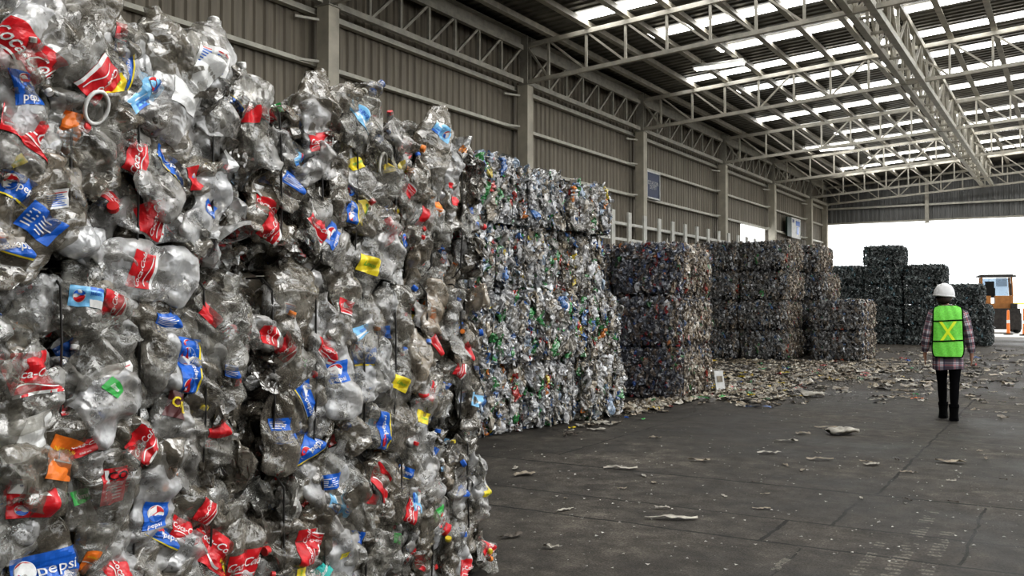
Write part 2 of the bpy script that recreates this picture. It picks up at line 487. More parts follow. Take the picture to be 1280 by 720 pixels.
for j in range(3):
    y = ya + (yb - ya) * j / 3; bar_child('diagonal_bar', (TX, y, 6.30), (TX, y + .8, 7.03), .05, e, M['steel_dim'])

# trusses across the hall
tr_lab = ['roof truss across the hall nearest the camera', 'long roof truss springing from the column above the front bale stack', 'long roof truss springing from the column above the mixed-colour stack',
          'roof truss springing from the column with the navy sign', 'roof truss springing from the column past the navy sign', 'roof truss springing from the column past the bright wall gap',
          'roof truss springing from the banner column', 'roof truss right against the far fascia wall']
for ti, y in enumerate(COLS_Y + [END_Y - .5]):
    e = tag(empty('roof_truss', (TX, y, 6.42)), tr_lab[ti], 'truss')
    def zb(w): return 6.28 + SLOPE * w
    def zt(w): return 7.08 + SLOPE * w
    W = .9 * 16; x0 = WX
    bar_child('bottom_chord', (TX, y, zb(.3)), (x0 + W, y, zb(W)), .085, e, M['steel'])
    bar_child('top_chord', (TX, y, zt(.3)), (x0 + W, y, zt(W)), .095, e, M['steel'])
    flip = {1: 8, 2: 8}.get(ti, 4)
    for j in range(1, 16):
        w = .9 * j
        bar_child('vertical_bar', (x0 + w, y, zb(w)), (x0 + w, y, zt(w)), .05, e, M['steel'])
    for j in range(0, 16):
        w0, w1 = max(.35, .9 * j), .9 * (j + 1)
        down = (j < flip) or (8 <= j < 12 and ti not in (1, 2))
        if down: bar_child('diagonal_bar', (x0 + w0, y, zt(w0)), (x0 + w1, y, zb(w1)), .042, e, M['steel'])
        elif ti in (1, 2) or j % 2 == flip % 2: bar_child('diagonal_bar', (x0 + w0, y, zb(w0)), (x0 + w1, y, zt(w1)), .042, e, M['steel'])
        else: bar_child('diagonal_bar', (x0 + w0, y, zt(w0)), (x0 + w1, y, zb(w1)), .042, e, M['steel'])

# big lengthwise box girder
GX = WX + 7.3
e = tag(empty('box_girder', (GX, -12, 6.8)), 'deep latticed box girder running down the middle of the roof', 'girder')
for sx in (-.2, .2):
    bar_child('bottom_chord', (GX + sx, -12, 6.78), (GX + sx, END_Y - .5, 6.78), .13, e, M['rail'])
    bar_child('top_chord', (GX + sx, -12, 7.60), (GX + sx, END_Y - .5, 7.60), .12, e, M['steel'])
y = 4.87 - 2 * 1.65; k = 0
while y < END_Y - 1.5 and k < 96:
    for sx in (-.2, .2):
        bar_child('vertical_bar', (GX + sx, y, 6.78), (GX + sx, y, 7.60), .06, e, M['steel'])
        bar_child('diagonal_bar', (GX + sx, y, 6.78 if k % 2 else 7.60), (GX + sx, y + 1.1, 7.60 if k % 2 else 6.78), .05, e, M['steel'])
    bar_child('cross_bar', (GX - .2, y, 6.78), (GX + .2, y, 6.78), .05, e, M['steel'])
    y += 1.1; k += 1

# end wall frame: rail and small post
mb = MB(); mb.bar((-10.3, END_Y - .1, 6.1), (16, END_Y - .1, 6.1), .09); tag(mb.build('fascia_rail', M['rail']), 'thin pale rail across the grey fascia of the open end', 'wall rail')
mb = MB(); mb.bar((-10.3, END_Y - .05, 5.38), (16, END_Y - .05, 5.38), .08); tag(mb.build('fascia_edge_beam', M['steel']), 'pale edge beam along the bottom of the fascia over the open end', 'beam')
ux = [1160]
a_ = (1160 - 640) / F_PX; zc_ = END_Y / (a_ * SN + CS); px = zc_ * (a_ * CS - SN)
mb = MB(); mb.bar((px, END_Y - .12, 5.25), (px, END_Y - .12, 7.4), .16); mb.box((px, END_Y - .12, 5.26), (.24, .24, .04))
tag(mb.build('fascia_post', M['steel']), 'short post hanging in the middle of the far fascia', 'post')

# fluorescent fixtures under the roof
for (u, v, zz, lab) in ((900, 82, .35, 'bright twin-tube fluorescent fixture hanging nearest under the roof'), (1047, 186, .35, 'fluorescent fixture hanging midway down the roof'), (1120, 234, .4, 'fluorescent fixture hanging near the far fascia')):
    a_ = (u - 640) / F_PX; b_ = (V_H - v) / F_PX
    zc_ = (7.36 + 10.5 * SLOPE - CAM_H - zz) / (b_ - SLOPE * (a_ * CS - SN)); p = (zc_ * (a_ * CS - SN), zc_ * (a_ * SN + CS), CAM_H + zc_ * b_)
    e = tag(empty('ceiling_light', p), lab, 'light fixture')
    mb = MB(); mb.box((0, 0, .05), (1.25, .26, .05)); mb.box((0, 0, .085), (1.2, .12, .04)); mb.build('reflector', M['handle'], e)
    for s in (-.07, .07):
        mb = MB(); mb.tube([(-.6, s, 0), (.6, s, 0)], .022, 8); mb.build('tube', M['tube'], e, True)
    for s in (-.45, .45):
        mb = MB(); mb.tube([(s, 0, .1), (s, 0, zz - .1)], .006, 5); mb.build('hanger', M['wire'], e)


# ---- signs on the wall
def text_mesh(s, size=1.0, shear=0.0, bold=0.0, align='CENTER'):
    c = bpy.data.curves.new('t', 'FONT'); c.body = s; c.size = size; c.shear = shear; c.offset = bold; c.align_x = align; c.align_y = 'CENTER'
    c.resolution_u = 2
    ob = bpy.data.objects.new('t', c); me = bpy.data.meshes.new_from_object(ob)
    V = [(v.co.x, v.co.y) for v in me.vertices]; Fc = [tuple(p.vertices) for p in me.polygons]
    bpy.data.objects.remove(ob); bpy.data.curves.remove(c); bpy.data.meshes.remove(me)
    return V, Fc


def sign(name, y0, y1, z0, z1, face, lines, tcol, lab, x=WX + .2):
    e = tag(empty(name, (x, (y0 + y1) / 2, z0)), lab, 'sign')
    w, h = y1 - y0, z1 - z0
    mb = MB(); mb.box((0, 0, h / 2), (.03, w, h)); mb.build('board', face, e)
    mb = MB()
    for s in (-1, 1): mb.box((.01, s * w / 2, h / 2), (.05, .05, h + .05)); mb.box((.01, 0, h / 2 + s * h / 2), (.05, w, .05))
    mb.build('border', M['signwhite'], e)
    for (t, sz, cz) in lines:
        V, Fc = text_mesh(t, sz)
        mb = MB(); mb.add([(.02, vx, cz * h + vz) for vx, vz in V], Fc); mb.build('lettering', tcol, e)
    return e


ya, za = plane_yz(808, 246, 10.3); yb, _ = plane_yz(824, 246, 10.3); _, zt_ = plane_yz(808, 213, 10.3)
sign('wall_sign', ya, yb, za, zt_, M['signblue'], [('ESTACION', .16, .58), ('DE PET', .16, .42)], M['signwhite'], 'navy sign with two lines of white lettering beside the wall column')
sign('wall_sign', 4.95, 6.78, 4.72, 6.0, M['signblue'], [('MAXIMA', .36, .24)], M['signwhite'], 'navy sign ending in white letters XIMA above the front bale stack')
ya, za = plane_yz(991, 296, 10.2); yb, _ = plane_yz(1002, 296, 10.2); _, zt_ = plane_yz(991, 272, 10.2)
e = sign('wall_banner', ya, yb, za, zt_, M['signwhite'], [], M['signblue'], 'white banner with blue blocks near the far corner', WX + .24)
mb = MB(); h = zt_ - za; w = yb - ya
mb.box((.02, -w * .28, h * .86), (.01, w * .16, h * .16)); mb.build('emblem', M['lab_navy'], e)
mb = MB(); mb.box((.02, w * .22, h * .78), (.01, w * .42, h * .26)); mb.box((.02, w * .2, h * .4), (.01, w * .22, h * .4)); mb.build('blue_block', M['lab_blue'], e)
mb = MB(); mb.box((0, -w * .5 - .35, h * .5), (.06, .7, h)); mb.build('dark_edge_panel', M['signdark'], e)

# white barrier of posts and rails behind the bales
e = tag(empty('post_barrier', (-9.7, 18, 0)), 'white post and rail barrier standing behind the middle bale stacks', 'barrier')
for z in (3.1, 3.5):
    mb = MB(); mb.bar((0, -.8, z), (0, 15.5, z), .05, .07); mb.build('rail', M['white_post'], e)
for i in range(16):
    mb = MB(); mb.box((.04, i * 1.0 - .2, 1.9), (.05, .2, 3.8)); mb.build('post', M['white_post'], e)


# ------------------------------------------------------------------ crushed bottle surfaces
def prof_r(t, kind):
    if kind == 'soda':
        P = [(0, .55), (.015, .82), (.05, .98), (.12, 1), (.30, .97), (.36, .93), (.44, .96), (.62, 1), (.72, .93), (.80, .74), (.87, .46), (.91, .30), (.93, .26), (1, .26)]
    elif kind == 'jug':
        P = [(0, .7), (.02, .95), (.08, 1), (.25, 1), (.30, .94), (.36, 1), (.70, 1), (.80, .9), (.88, .62), (.93, .3), (1, .28)]
    else:
        P = [(0, .6), (.03, .9), (.1, 1), (.8, 1), (.92, .92), (1, .9)]
    return np.interp(t, [p[0] for p in P], [p[1] for p in P])


class Crush:
    """analytic surface of one squashed bottle; axis local Z, pressed flat along local X"""
    def __init__(s, seed, kind='soda', R=.055, L=.31, flat=.45, amp=1.0):
        r = np.random.default_rng(seed)
        s.kind, s.R, s.L, s.flat = kind, R, L, flat
        s.wid = 1 + (1 - flat) * .42
        n = 11
        d = r.normal(size=(n, 3)); d /= np.linalg.norm(d, axis=1)[:, None]
        wl = r.uniform(.035, .13, n) * (L / .31)
        s.k = d / wl[:, None]; s.ph = r.uniform(0, 1, n); s.a = wl * .14 * amp * r.uniform(.5, 1.1, n)
        m = 3
        d = r.normal(size=(m, 3)); d /= np.linalg.norm(d, axis=1)[:, None]
        wl = r.uniform(.16, .34, m) * (L / .31)
        s.k2 = d / wl[:, None]; s.ph2 = r.uniform(0, 1, m); s.v2 = r.normal(size=(m, 3)) * .012 * amp * (L / .31)
        s.v2[:, 0] *= .8
        s.twist = r.uniform(-.7, .7)
        s.fold = r.uniform(-.6, .6) * (L / .31) * .09; s.fz = r.uniform(-.2, .2) * L

    def __call__(s, a, t, off=0.0):
        a = np.asarray(a, float); t = np.asarray(t, float)
        r = prof_r(t, s.kind) * s.R
        c0, s0 = np.cos(a), np.sin(a)
        # the neck stays rounder than the body
        nk = np.clip((t - .84) / .08, 0, 1) if s.kind != 'cup' else np.zeros_like(t)
        fx = s.flat * (1 - nk) + nk; wy = s.wid * (1 - nk) + nk
        x = r * c0 * fx; y = r * s0 * wy; z = (t - .5) * s.L
        p = np.stack([x, y, z], -1)
        w = (p[..., None, :] * s.k).sum(-1) + s.ph
        tri = np.abs((w % 1) - .5) * 4 - 1
        disp = (tri * s.a).sum(-1) * (1 - .8 * nk) * np.clip(r / (s.R * .5), 0, 1)
        nx, ny = c0 / np.maximum(fx, .3), s0; nn = np.sqrt(nx ** 2 + ny ** 2)
        x = x + nx / nn * (disp * .8 + off); y = y + ny / nn * (disp * .8 + off)
        w2 = np.sin(((p[..., None, :] * s.k2).sum(-1) + s.ph2) * 2 * PI)
        g = (w2[..., None] * s.v2).sum(-2)
        tw = s.twist * z / s.L * .6
        ct, st = np.cos(tw), np.sin(tw)
        x, y = x * ct - y * st, x * st + y * ct
        x = x + g[..., 0] + s.fold * np.abs(z - s.fz) / s.L * 2 - s.fold * .5; y = y + g[..., 1]; z = z + g[..., 2]
        return np.stack([x, y, z], -1)


def grid_surface(fn, na, nt, a0=0, a1=2 * PI, t0=0, t1=1, wrap=True):
    A = np.linspace(a0, a1, na, endpoint=not wrap); T = np.linspace(t0, t1, nt)
    AA, TT = np.meshgrid(A, T)
    V = fn(AA.ravel(), TT.ravel())
    F = []
    for j in range(nt - 1):
        for i in range(na if wrap else na - 1):
            i2 = (i + 1) % na
            F.append((j * na + i, j * na + i2, (j + 1) * na + i2, (j + 1) * na + i))
    return V, np.array(F)


BOT = []      # near, fully modelled variants
specs = [('soda', .056, .33), ('soda', .060, .34), ('soda', .050, .30), ('soda', .058, .33), ('soda', .047, .27), ('soda', .040, .24), ('jug', .075, .30), ('jug', .068, .28),
         ('soda', .054, .32), ('soda', .060, .35), ('cup', .055, .22), ('jug', .080, .27), ('soda', .052, .31), ('soda', .057, .33), ('cup', .070, .26), ('soda', .062, .34)]
for i, (kd, R, L) in enumerate(specs * 2):
    cr = Crush(100 + i, kd, R * 1.15, L * 1.04, random.uniform(.30, .58), random.uniform(.42, .85))
    V, Fq = grid_surface(cr, 34, 36)
    # close the base
    me = np_mesh('bottle', V, Fq, [M['clear']], None, True)
    BOT.append((cr, me))
MID = []
for i in range(12):
    cr = Crush(300 + i, random.choice(['soda', 'soda', 'jug', 'cup']), random.uniform(.034, .05), random.uniform(.2, .3), random.uniform(.3, .6), 1.1)
    V, Fq = grid_surface(cr, 12, 13)
    MID.append((cr, np_mesh('bottle', V, Fq, [M['mixed']], None, False)))


def cap_mesh(mat):
    mb = MB(); rings = []
    n = 16
    for z, r in ((-.011, .0155), (-.009, .0165), (.006, .0165), (.009, .015), (.0095, .008)):
        rings.append([(r * math.cos(2 * PI * k / n) * (1 + .02 * (k % 2)), r * math.sin(2 * PI * k / n) * (1 + .02 * (k % 2)), z) for k in range(n)])
    mb.loft(rings)
    return np_mesh('bottle_cap', mb.V, mb.F, [mat], None, False)


CAPS = [cap_mesh(M['cap_' + c]) for c in ('red', 'red', 'red', 'blue', 'blue', 'white', 'yellow', 'orange')]
mb = MB(); mb.tube([(0, .036 * math.cos(2 * PI * k / 18), .046 * math.sin(2 * PI * k / 18)) for k in range(18)], .006, 7, closed=True)
RING = np_mesh('carry_ring', mb.V, mb.F, [M['handle']], None, True)

# ---- printed wrappers.  design = (base colour zones, decorations) in label space: u 0..W (round the bottle), v 0..H (along it)
TXT = {}


def txt(s, shear=0, bold=0):
    k = (s, shear, bold)
    if k not in TXT: TXT[k] = text_mesh(s, 1.0, shear, bold)
    return TXT[k]


def globe(cx, cy, r, upright=True):
    out = []
    n = 28
    def disc(rr, mat, lay):
        V = [(cx + rr * math.cos(2 * PI * i / n), cy + rr * math.sin(2 * PI * i / n)) for i in range(n)]
        return (V, [tuple(range(n))], mat, lay)
    out.append(disc(r, 'white', 1))
    for sgn, mat in ((1, 'red'), (-1, 'blue')):
        rr = r * .93; V = []
        a0, a1 = (.16, PI - .02) if sgn > 0 else (PI + .3, 2 * PI - .12)
        for i in range(12):
            a = a0 + (a1 - a0) * i / 11; V.append((cx + rr * math.cos(a), cy + rr * math.sin(a)))
        e0, e1 = V[-1], V[0]
        for i in range(1, 8):
            f = i / 8; V.append((e0[0] + (e1[0] - e0[0]) * f, e0[1] + (e1[1] - e0[1]) * f + sgn * -r * .18 * math.sin(2 * PI * f) * sgn))
        out.append((V, [tuple(range(len(V)))], mat, 2))
    return out


def tx(s, cx, cy, size, mat='white', shear=0, bold=0, lay=2, rot=0):
    V, Fc = txt(s, shear, bold)
    c, n_ = math.cos(rot), math.sin(rot)
    return (([(cx + size * (x * c - y * n_), cy + size * (x * n_ + y * c)) for x, y in V]), Fc, mat, lay)


def rect(x0, y0, x1, y1, mat, lay=1):
    n = max(1, int((x1 - x0) / .02)); V = []; Fc = []
    for i in range(n + 1):
        x = x0 + (x1 - x0) * i / n; V += [(x, y0), (x, y1)]
    for i in range(n): Fc.append((2 * i, 2 * i + 2, 2 * i + 3, 2 * i + 1))
    return (V, Fc, mat, lay)


def wave(x0, x1, y, h, mat, ph=0):
    V, Fc = [], []; n = 16
    for i in range(n + 1):
        x = x0 + (x1 - x0) * i / n; yy = y + h * 1.2 * math.sin(ph + i / n * PI * 1.6); V += [(x, yy - h * .3), (x, yy + h * .3)]
    for i in range(n): Fc.append((2 * i, 2 * i + 2, 2 * i + 3, 2 * i + 1))
    return (V, Fc, mat, 2)


def design(name):
    """-> W, H, base material, decorations"""
    if name == 'cola_red': return .15, .085, 'red', [tx('Coca-Cola', .075, .047, .036, 'white', .45, .012), wave(.01, .14, .02, .007, 'white')]
    if name == 'cola_tall': return .12, .10, 'red', [tx('Coca-Cola', .06, .055, .027, 'white', .45, .012), wave(.01, .11, .026, .006, 'white'), rect(0, 0, .12, .01, 'white')]
    if name == 'cola_zero': return .13, .09, 'red', [tx('Coca-Cola', .065, .062, .029, 'white', .45, .012), tx('600 mL', .065, .02, .016, 'white'), rect(.0, .082, .13, .09, 'black')]
    if name == 'cola_3l': return .16, .10, 'red', [tx('Coca-Cola', .06, .07, .026, 'white', .45, .012), rect(.10, .01, .15, .05, 'yellow'), tx('3L', .125, .03, .036, 'black', .0, .02), wave(.0, .1, .03, .014, 'white')]
    if name == 'pepsi': return .15, .078, 'blue', globe(.04, .045, .026) + [tx('pepsi', .10, .042, .034, 'white', 0, .008), rect(0, 0, .15, .006, 'yellow')]
    if name == 'pepsi_double': return .17, .075, 'blue', globe(.035, .045, .026) + globe(.12, .045, .026) + [tx('pepsi', .077, .028, .02, 'white', 0, .008), tx('pepsi', .158, .018, .014, 'white'), rect(0, 0, .17, .006, 'yellow')]
    if name == 'pepsi_tall': return .10, .10, 'blue', globe(.05, .062, .03) + [tx('pepsi', .05, .018, .03, 'white', 0, .01)]
    if name == 'pepsi_light': return .15, .08, 'light blue', globe(.11, .04, .024) + [rect(0, .05, .07, .08, 'white'), rect(0, 0, .07, .014, 'blue'), tx('pepsi', .045, .03, .024, 'blue', 0, .01)]
    if name == 'fine_print': return .11, .08, 'white', [rect(.01, .01 + .009 * i, .1 - .01 * (i % 3), .0135 + .009 * i, 'red' if i > 5 else 'blue') for i in range(7)]
    if name == 'red_white': return .10, .10, 'red', [rect(0, .062, .10, .10, 'white'), tx('Premium', .05, .08, .016, 'navy', .3), tx('ROJA', .045, .045, .018, 'white', 0, .01)] + globe(.035, .02, .014)
    if name == 'nutri': return .07, .10, 'red', [rect(.008, .06, .062, .095, 'white'), tx('CO', .035, .078, .03, 'black', 0, .02)] + [rect(.012, .012 + .009 * i, .058, .016 + .009 * i, 'pink') for i in range(5)]
    if name == 'crush': return .12, .09, 'brown', [tx('Cr', .04, .05, .05, 'yellow', 0, .02)] + [([(.09 + .024 * math.cos(i * PI / 10), .045 + .024 * math.sin(i * PI / 10)) for i in range(20)], [tuple(range(20))], 'yellow', 1)]
    if name == 'blue_water': return .13, .07, 'light blue', [rect(0, .02, .13, .034, 'white'), tx('agua', .065, .05, .024, 'blue', .2, .01)]
    if name == 'blue_plain': return .12, .07, 'blue', [rect(.01, .012 + .009 * i, .08 + .01 * (i % 3), .0155 + .009 * i, 'white') for i in range(5)]
    if name == 'yellow': return .09, .055, 'yellow', [tx('Limon', .045, .028, .02, 'green', .2, .01)]
    if name == 'orange': return .10, .13, 'orange', [rect(0, .06, .10, .066, 'white'), tx('NARANJA', .05, .095, .018, 'yellow', .1)]
    if name == 'teal': return .14, .07, 'teal', [tx('Manzana', .07, .035, .028, 'white', .3, .01)]
    if name == 'green': return .10, .06, 'green', [tx('lima', .05, .03, .03, 'white', .2, .01)]
    if name == 'white_blank': return .13, .12, 'white', []
    if name == 'red_blank': return .08, .05, 'red', []
    return .09, .06, name, []


LMESH = {}


def label_mesh(ci, dname, tc=.45, a_c=0.0, scale=1.0):
    key = (ci, dname, round(tc, 2), round(a_c, 1), round(scale, 2))
    if key in LMESH: return LMESH[key]
    cr = BOT[ci][0]
    W, H, base, deco = design(dname)
    W *= scale; H *= scale
    Re = cr.R * cr.wid * .92       # a ~ angle across the flattened front
    da = min(2.9, W / Re)
    dt = H / cr.L
    def mp(u, v, lay):
        a = a_c + (np.asarray(u) / W - .5) * da; t = tc + (np.asarray(v) / H - .5) * dt
        return cr(a, t, .0022 + .0013 * lay)
    na, nt_ = 22, 16
    U, Vv = np.meshgrid(np.linspace(0, W, na), np.linspace(0, H, nt_))
    # a torn, wavering outline
    V0 = mp(U.ravel(), Vv.ravel(), 0)
    verts = list(map(tuple, V0)); faces = []; mi = []
    for j in range(nt_ - 1):
        for i in range(na - 1):
            faces.append((j * na + i, j * na + i + 1, (j + 1) * na + i + 1, (j + 1) * na + i)); mi.append(0)
    mats = [M['lab_' + base]]
    for (P, Fc, mat, lay) in deco:
        b = len(verts)
        mt = M['lab_' + mat]
        if mt not in mats: mats.append(mt)
        P = np.array(P) * scale
        verts += list(map(tuple, mp(P[:, 0], P[:, 1], lay)))
        for f in Fc: faces.append(tuple(b + q for q in f)); mi.append(mats.index(mt))
    me = np_mesh('wrapper', verts, faces, mats, mi, False)
    LMESH[key] = me
    return me


# ------------------------------------------------------------------ merged scrap (the uncountable filling of a bale)
def shard_protos(n, na, nt_, seed, L=.14, R=.03):
    out = []
    for i in range(n):
        cr = Crush(seed + i, ['soda', 'cup', 'jug'][i % 3], R * random.uniform(.7, 1.3), L * random.uniform(.7, 1.2), random.uniform(.25, .6), 1.2)
        out.append(grid_surface(cr, na, nt_))
    return out


def flake_protos(n, seed, s=.05):
    out = []
    r = np.random.default_rng(seed)
    for i in range(n):
        U, Vv = np.meshgrid(np.linspace(-1, 1, 4), np.linspace(-1, 1, 4)); U = U.ravel(); Vv = Vv.ravel()
        w = r.uniform(.5, 1) * s; h = r.uniform(.4, 1) * s
        x = r.normal(size=16) * s * .13 + (U * r.uniform(-.2, .2) + np.abs(U - r.uniform(-.4, .4)) * .3) * s
        V = np.stack([x, U * w, Vv * h], -1) + r.normal(size=(16, 3)) * s * .06
        F = np.array([(j * 4 + i_, j * 4 + i_ + 1, j * 4 + 4 + i_ + 1, j * 4 + 4 + i_) for j in range(3) for i_ in range(3)])
        out.append((V, F))
    return out


SH_NEAR = shard_protos(10, 14, 13, 500, .20, .042)
SH_MID = shard_protos(10, 9, 8, 520, .17, .03)
SH_FAR = shard_protos(8, 6, 5, 540, .16, .024)
FL_NEAR = flake_protos(10, 1, .035)
FL_MID = flake_protos(10, 2, .035)


def pick(pal, n):
    w = np.array([p[0] for p in pal], float); w /= w.sum()
    idx = rng.choice(len(pal), n, p=w)
    c = np.array([p[1] for p in pal], float)[idx]
    c[:, :3] *= rng.uniform(.7, 1.2, (n, 1)); c[:, 3] = np.clip(c[:, 3] + rng.uniform(-.08, .08, n), .1, 1)
    return np.clip(c, 0, 1)


def rot_mats(n, frame, tilt, spin_c, spin_s):
    """local X -> frame normal, spun about it and tilted"""
    sp = rng.normal(spin_c, spin_s, n); ty = rng.normal(0, tilt, n); tz = rng.normal(0, tilt, n)
    def Rx(a): c, s = np.cos(a), np.sin(a); z = np.zeros_like(a); o = np.ones_like(a); return np.stack([np.stack([o, z, z], -1), np.stack([z, c, -s], -1), np.stack([z, s, c], -1)], -2)
    def Ry(a): c, s = np.cos(a), np.sin(a); z = np.zeros_like(a); o = np.ones_like(a); return np.stack([np.stack([c, z, s], -1), np.stack([z, o, z], -1), np.stack([-s, z, c], -1)], -2)
    def Rz(a): c, s = np.cos(a), np.sin(a); z = np.zeros_like(a); o = np.ones_like(a); return np.stack([np.stack([c, -s, z], -1), np.stack([s, c, z], -1), np.stack([z, z, o], -1)], -2)
    R = Rz(tz) @ Ry(ty) @ Rx(sp)
    return frame[None] @ R


FACES = {'+x': (np.eye(3), 1, 2), '+y': (np.array([[0, -1, 0], [1, 0, 0], [0, 0, 1.]]), 0, 2), '-y': (np.array([[0, 1, 0], [-1, 0, 0], [0, 0, 1.]]), 0, 2),
         '+z': (np.array([[0, 0, -1], [0, 1, 0], [1, 0, 0.]]), 0, 1), '-x': (np.array([[-1, 0, 0], [0, -1, 0], [0, 0, 1.]]), 1, 2)}


RND = [.05, .05]


def face_point(face, p, q, dep, size):
    """p,q in -1..1 across the face, dep inwards; local coords with z from 0"""
    sx, sy, sz = size
    p = np.asarray(p, float); q = np.asarray(q, float); dep = np.asarray(dep, float)
    rnd = RND[0] * np.abs(p) ** 8 + RND[1] * np.abs(q) ** 6
    d = dep + rnd
    if face == '+x': return np.stack([sx / 2 - d, p * sy / 2, sz / 2 + q * sz / 2], -1)
    if face == '-x': return np.stack([-sx / 2 + d, p * sy / 2, sz / 2 + q * sz / 2], -1)
    if face == '+y': return np.stack([p * sx / 2, sy / 2 - d, sz / 2 + q * sz / 2], -1)
    if face == '-y': return np.stack([p * sx / 2, -sy / 2 + d, sz / 2 + q * sz / 2], -1)
    return np.stack([p * sx / 2, q * sy / 2, sz - d], -1)


def pillow(p, wires, half, amp):
    """recess near each wire: returns extra depth for across-coordinate p*half"""
    y = np.asarray(p) * half
    d = np.min(np.abs(y[..., None] - np.asarray(wires)), -1)
    return amp * np.exp(-(d / .035) ** 2)


def scrap_mesh(name, size, wires, jobs, mat):
    """jobs: (face, count, protos, palette, depth range, tilt, spin, spinspread, scale range)"""
    Vs, Fs, Cs = [], [], []; base = 0
    for (face, cnt, protos, pal, dr, tilt, sc, ss, sr) in jobs:
        if cnt <= 0: continue
        frame = FACES[face][0]
        p = rng.uniform(-1, 1, cnt); q = rng.uniform(-1, 1, cnt)
        half = size[1] / 2
        dep = rng.uniform(dr[0], dr[1], cnt)
        if face in ('+x', '-x'): dep = dep + pillow(p, wires, half, .05)
        pos = face_point(face, p * .97, q * .95, dep, size)
        pos[:, 2] = np.clip(pos[:, 2], .03, None)
        R = rot_mats(cnt, frame, tilt, sc, ss); S = rng.uniform(sr[0], sr[1], cnt)
        C = pick(pal, cnt); which = rng.integers(0, len(protos), cnt)
        for k in range(len(protos)):
            ix = np.nonzero(which == k)[0]
            if not len(ix): continue
            PV, PF = protos[k]; n = len(PV)
            W = np.einsum('kij,nj->kni', R[ix] * S[ix, None, None], PV) + pos[ix, None, :]
            Vs.append(W.reshape(-1, 3)); Fs.append((PF[None] + (np.arange(len(ix)) * n)[:, None, None] + base).reshape(-1, 4))
            cc = np.repeat(C[ix], n, 0); Cs.append(cc); base += n * len(ix)
    V = np.concatenate(Vs); V[:, 2] = np.maximum(V[:, 2], .004)
    return np_mesh(name, V, np.concatenate(Fs), [mat], None, False, np.concatenate(Cs))


def core_mesh(size, inset, wires, seed):
    """lumpy block, one closed surface"""
    r = np.random.default_rng(seed)
    bm = bmesh.new(); bmesh.ops.create_cube(bm, size=1.0)
    bmesh.ops.subdivide_edges(bm, edges=bm.edges[:], cuts=9, use_grid_fill=True)
    k = r.normal(size=(6, 3)) * 7; ph = r.uniform(0, 6, 6)
    for v in bm.verts:
        c = np.array(v.co); n = np.sign(c) * (np.abs(c) > .499)
        w = np.sin(k @ (c * size) + ph).sum() * .010
        s = 1 - .035 * (np.abs(c * 2) ** 6).sum() + .035
        v.co = Vector(c * (np.array(size) - 2 * np.array([inset, inset, inset * .12])) * s + n * w * np.array([1, 1, .3]))
        v.co.z = max(0.0, v.co.z + size[2] / 2)
    me = bpy.data.meshes.new('bale_core'); bm.to_mesh(me); bm.free(); me.materials.append(M['core'])
    return me


def wire_obj(root, y, size, r=.005, bulge=.0):
    sx, sy, sz = size; x = sx / 2 - .005 + bulge; mb = MB()
    c = .05; z0, z1 = .012, sz - .015
    pts = [(x, z0 + c), (x + .012, sz * .35), (x + .006, sz * .7), (x, z1 - c), (x - c, z1), (-x + c, z1), (-x, z1 - c), (-x, z0 + c), (-x + c, z0), (x - c, z0)]
    pts = [(a, y + random.uniform(-.008, .008), b) for a, b in pts]
    mb.tube(pts, r, 6, closed=True)
    return mb.build('strapping_wire', M['wire'], root)


CLEAR_PAL = [(28, (.38, .375, .35, .40)), (9, (.62, .63, .63, .5)), (24, (.26, .235, .195, .5)), (22, (.13, .115, .095, .6))]
FLAKE_PAL = [(9, (.60, .03, .03, .97)), (8, (.03, .16, .6, .97)), (7, (.8, .8, .8, .95)), (2, (.85, .7, .08, .97)), (1.5, (.85, .3, .06, .97)), (3, (.3, .55, .85, .9)), (1, (.05, .4, .1, .95)), (12, (.7, .7, .68, .5))]
MIX_PAL = [(26, (.55, .57, .60, .62)), (16, (.82, .84, .88, .85)), (18, (.26, .26, .25, .7)), (5, (.06, .34, .10, .85)), (5, (.06, .18, .5, .9)), (6, (.40, .52, .68, .75)), (14, (.45, .40, .32, .8)), (2, (.6, .05, .04, .97)), (1, (.85, .68, .08, .97)), (1, (.8, .28, .06, .95))]
MIXB_PAL = [(26, (.42, .40, .36, .62)), (10, (.78, .78, .78, .85)), (20, (.22, .20, .17, .7)), (6, (.06, .34, .10, .85)), (2, (.06, .18, .5, .9)), (22, (.50, .44, .34, .8)), (2, (.6, .05, .04, .97)), (1, (.8, .28, .06, .95))]
DENSE_PAL = [(40, (.11, .12, .15, .85)), (16, (.32, .34, .39, .85)), (6, (.75, .77, .82, .95)), (3, (.06, .12, .32, .95)), (2.5, (.42, .05, .05, .97)), (20, (.20, .165, .14, .9)), (1, (.06, .2, .08, .9)), (1, (.6, .25, .1, .95))]
BROWN_PAL = [(34, (.38, .31, .23, .9)), (20, (.55, .48, .39, .9)), (7, (.70, .67, .62, .95)), (22, (.15, .125, .10, .9)), (2, (.48, .08, .05, .97)), (1.5, (.10, .18, .35, .95)), (1, (.07, .25, .09, .9))]
GREY_PAL = [(30, (.22, .22, .22, .9)), (18, (.38, .39, .40, .9)), (6, (.70, .72, .76, .95)), (18, (.26, .22, .175, .9)), (2.5, (.09, .18, .36, .95)), (1.5, (.06, .30, .09, .95)), (.7, (.45, .1, .06, .97)), (22, (.08, .08, .08, .95))]
DARK_PAL = [(40, (.045, .060, .058, .97)), (22, (.09, .115, .11, .95)), (8, (.22, .26, .26, .95)), (16, (.02, .025, .025, .98)), (3, (.10, .2, .24, .95)), (2, (.4, .42, .42, .95))]


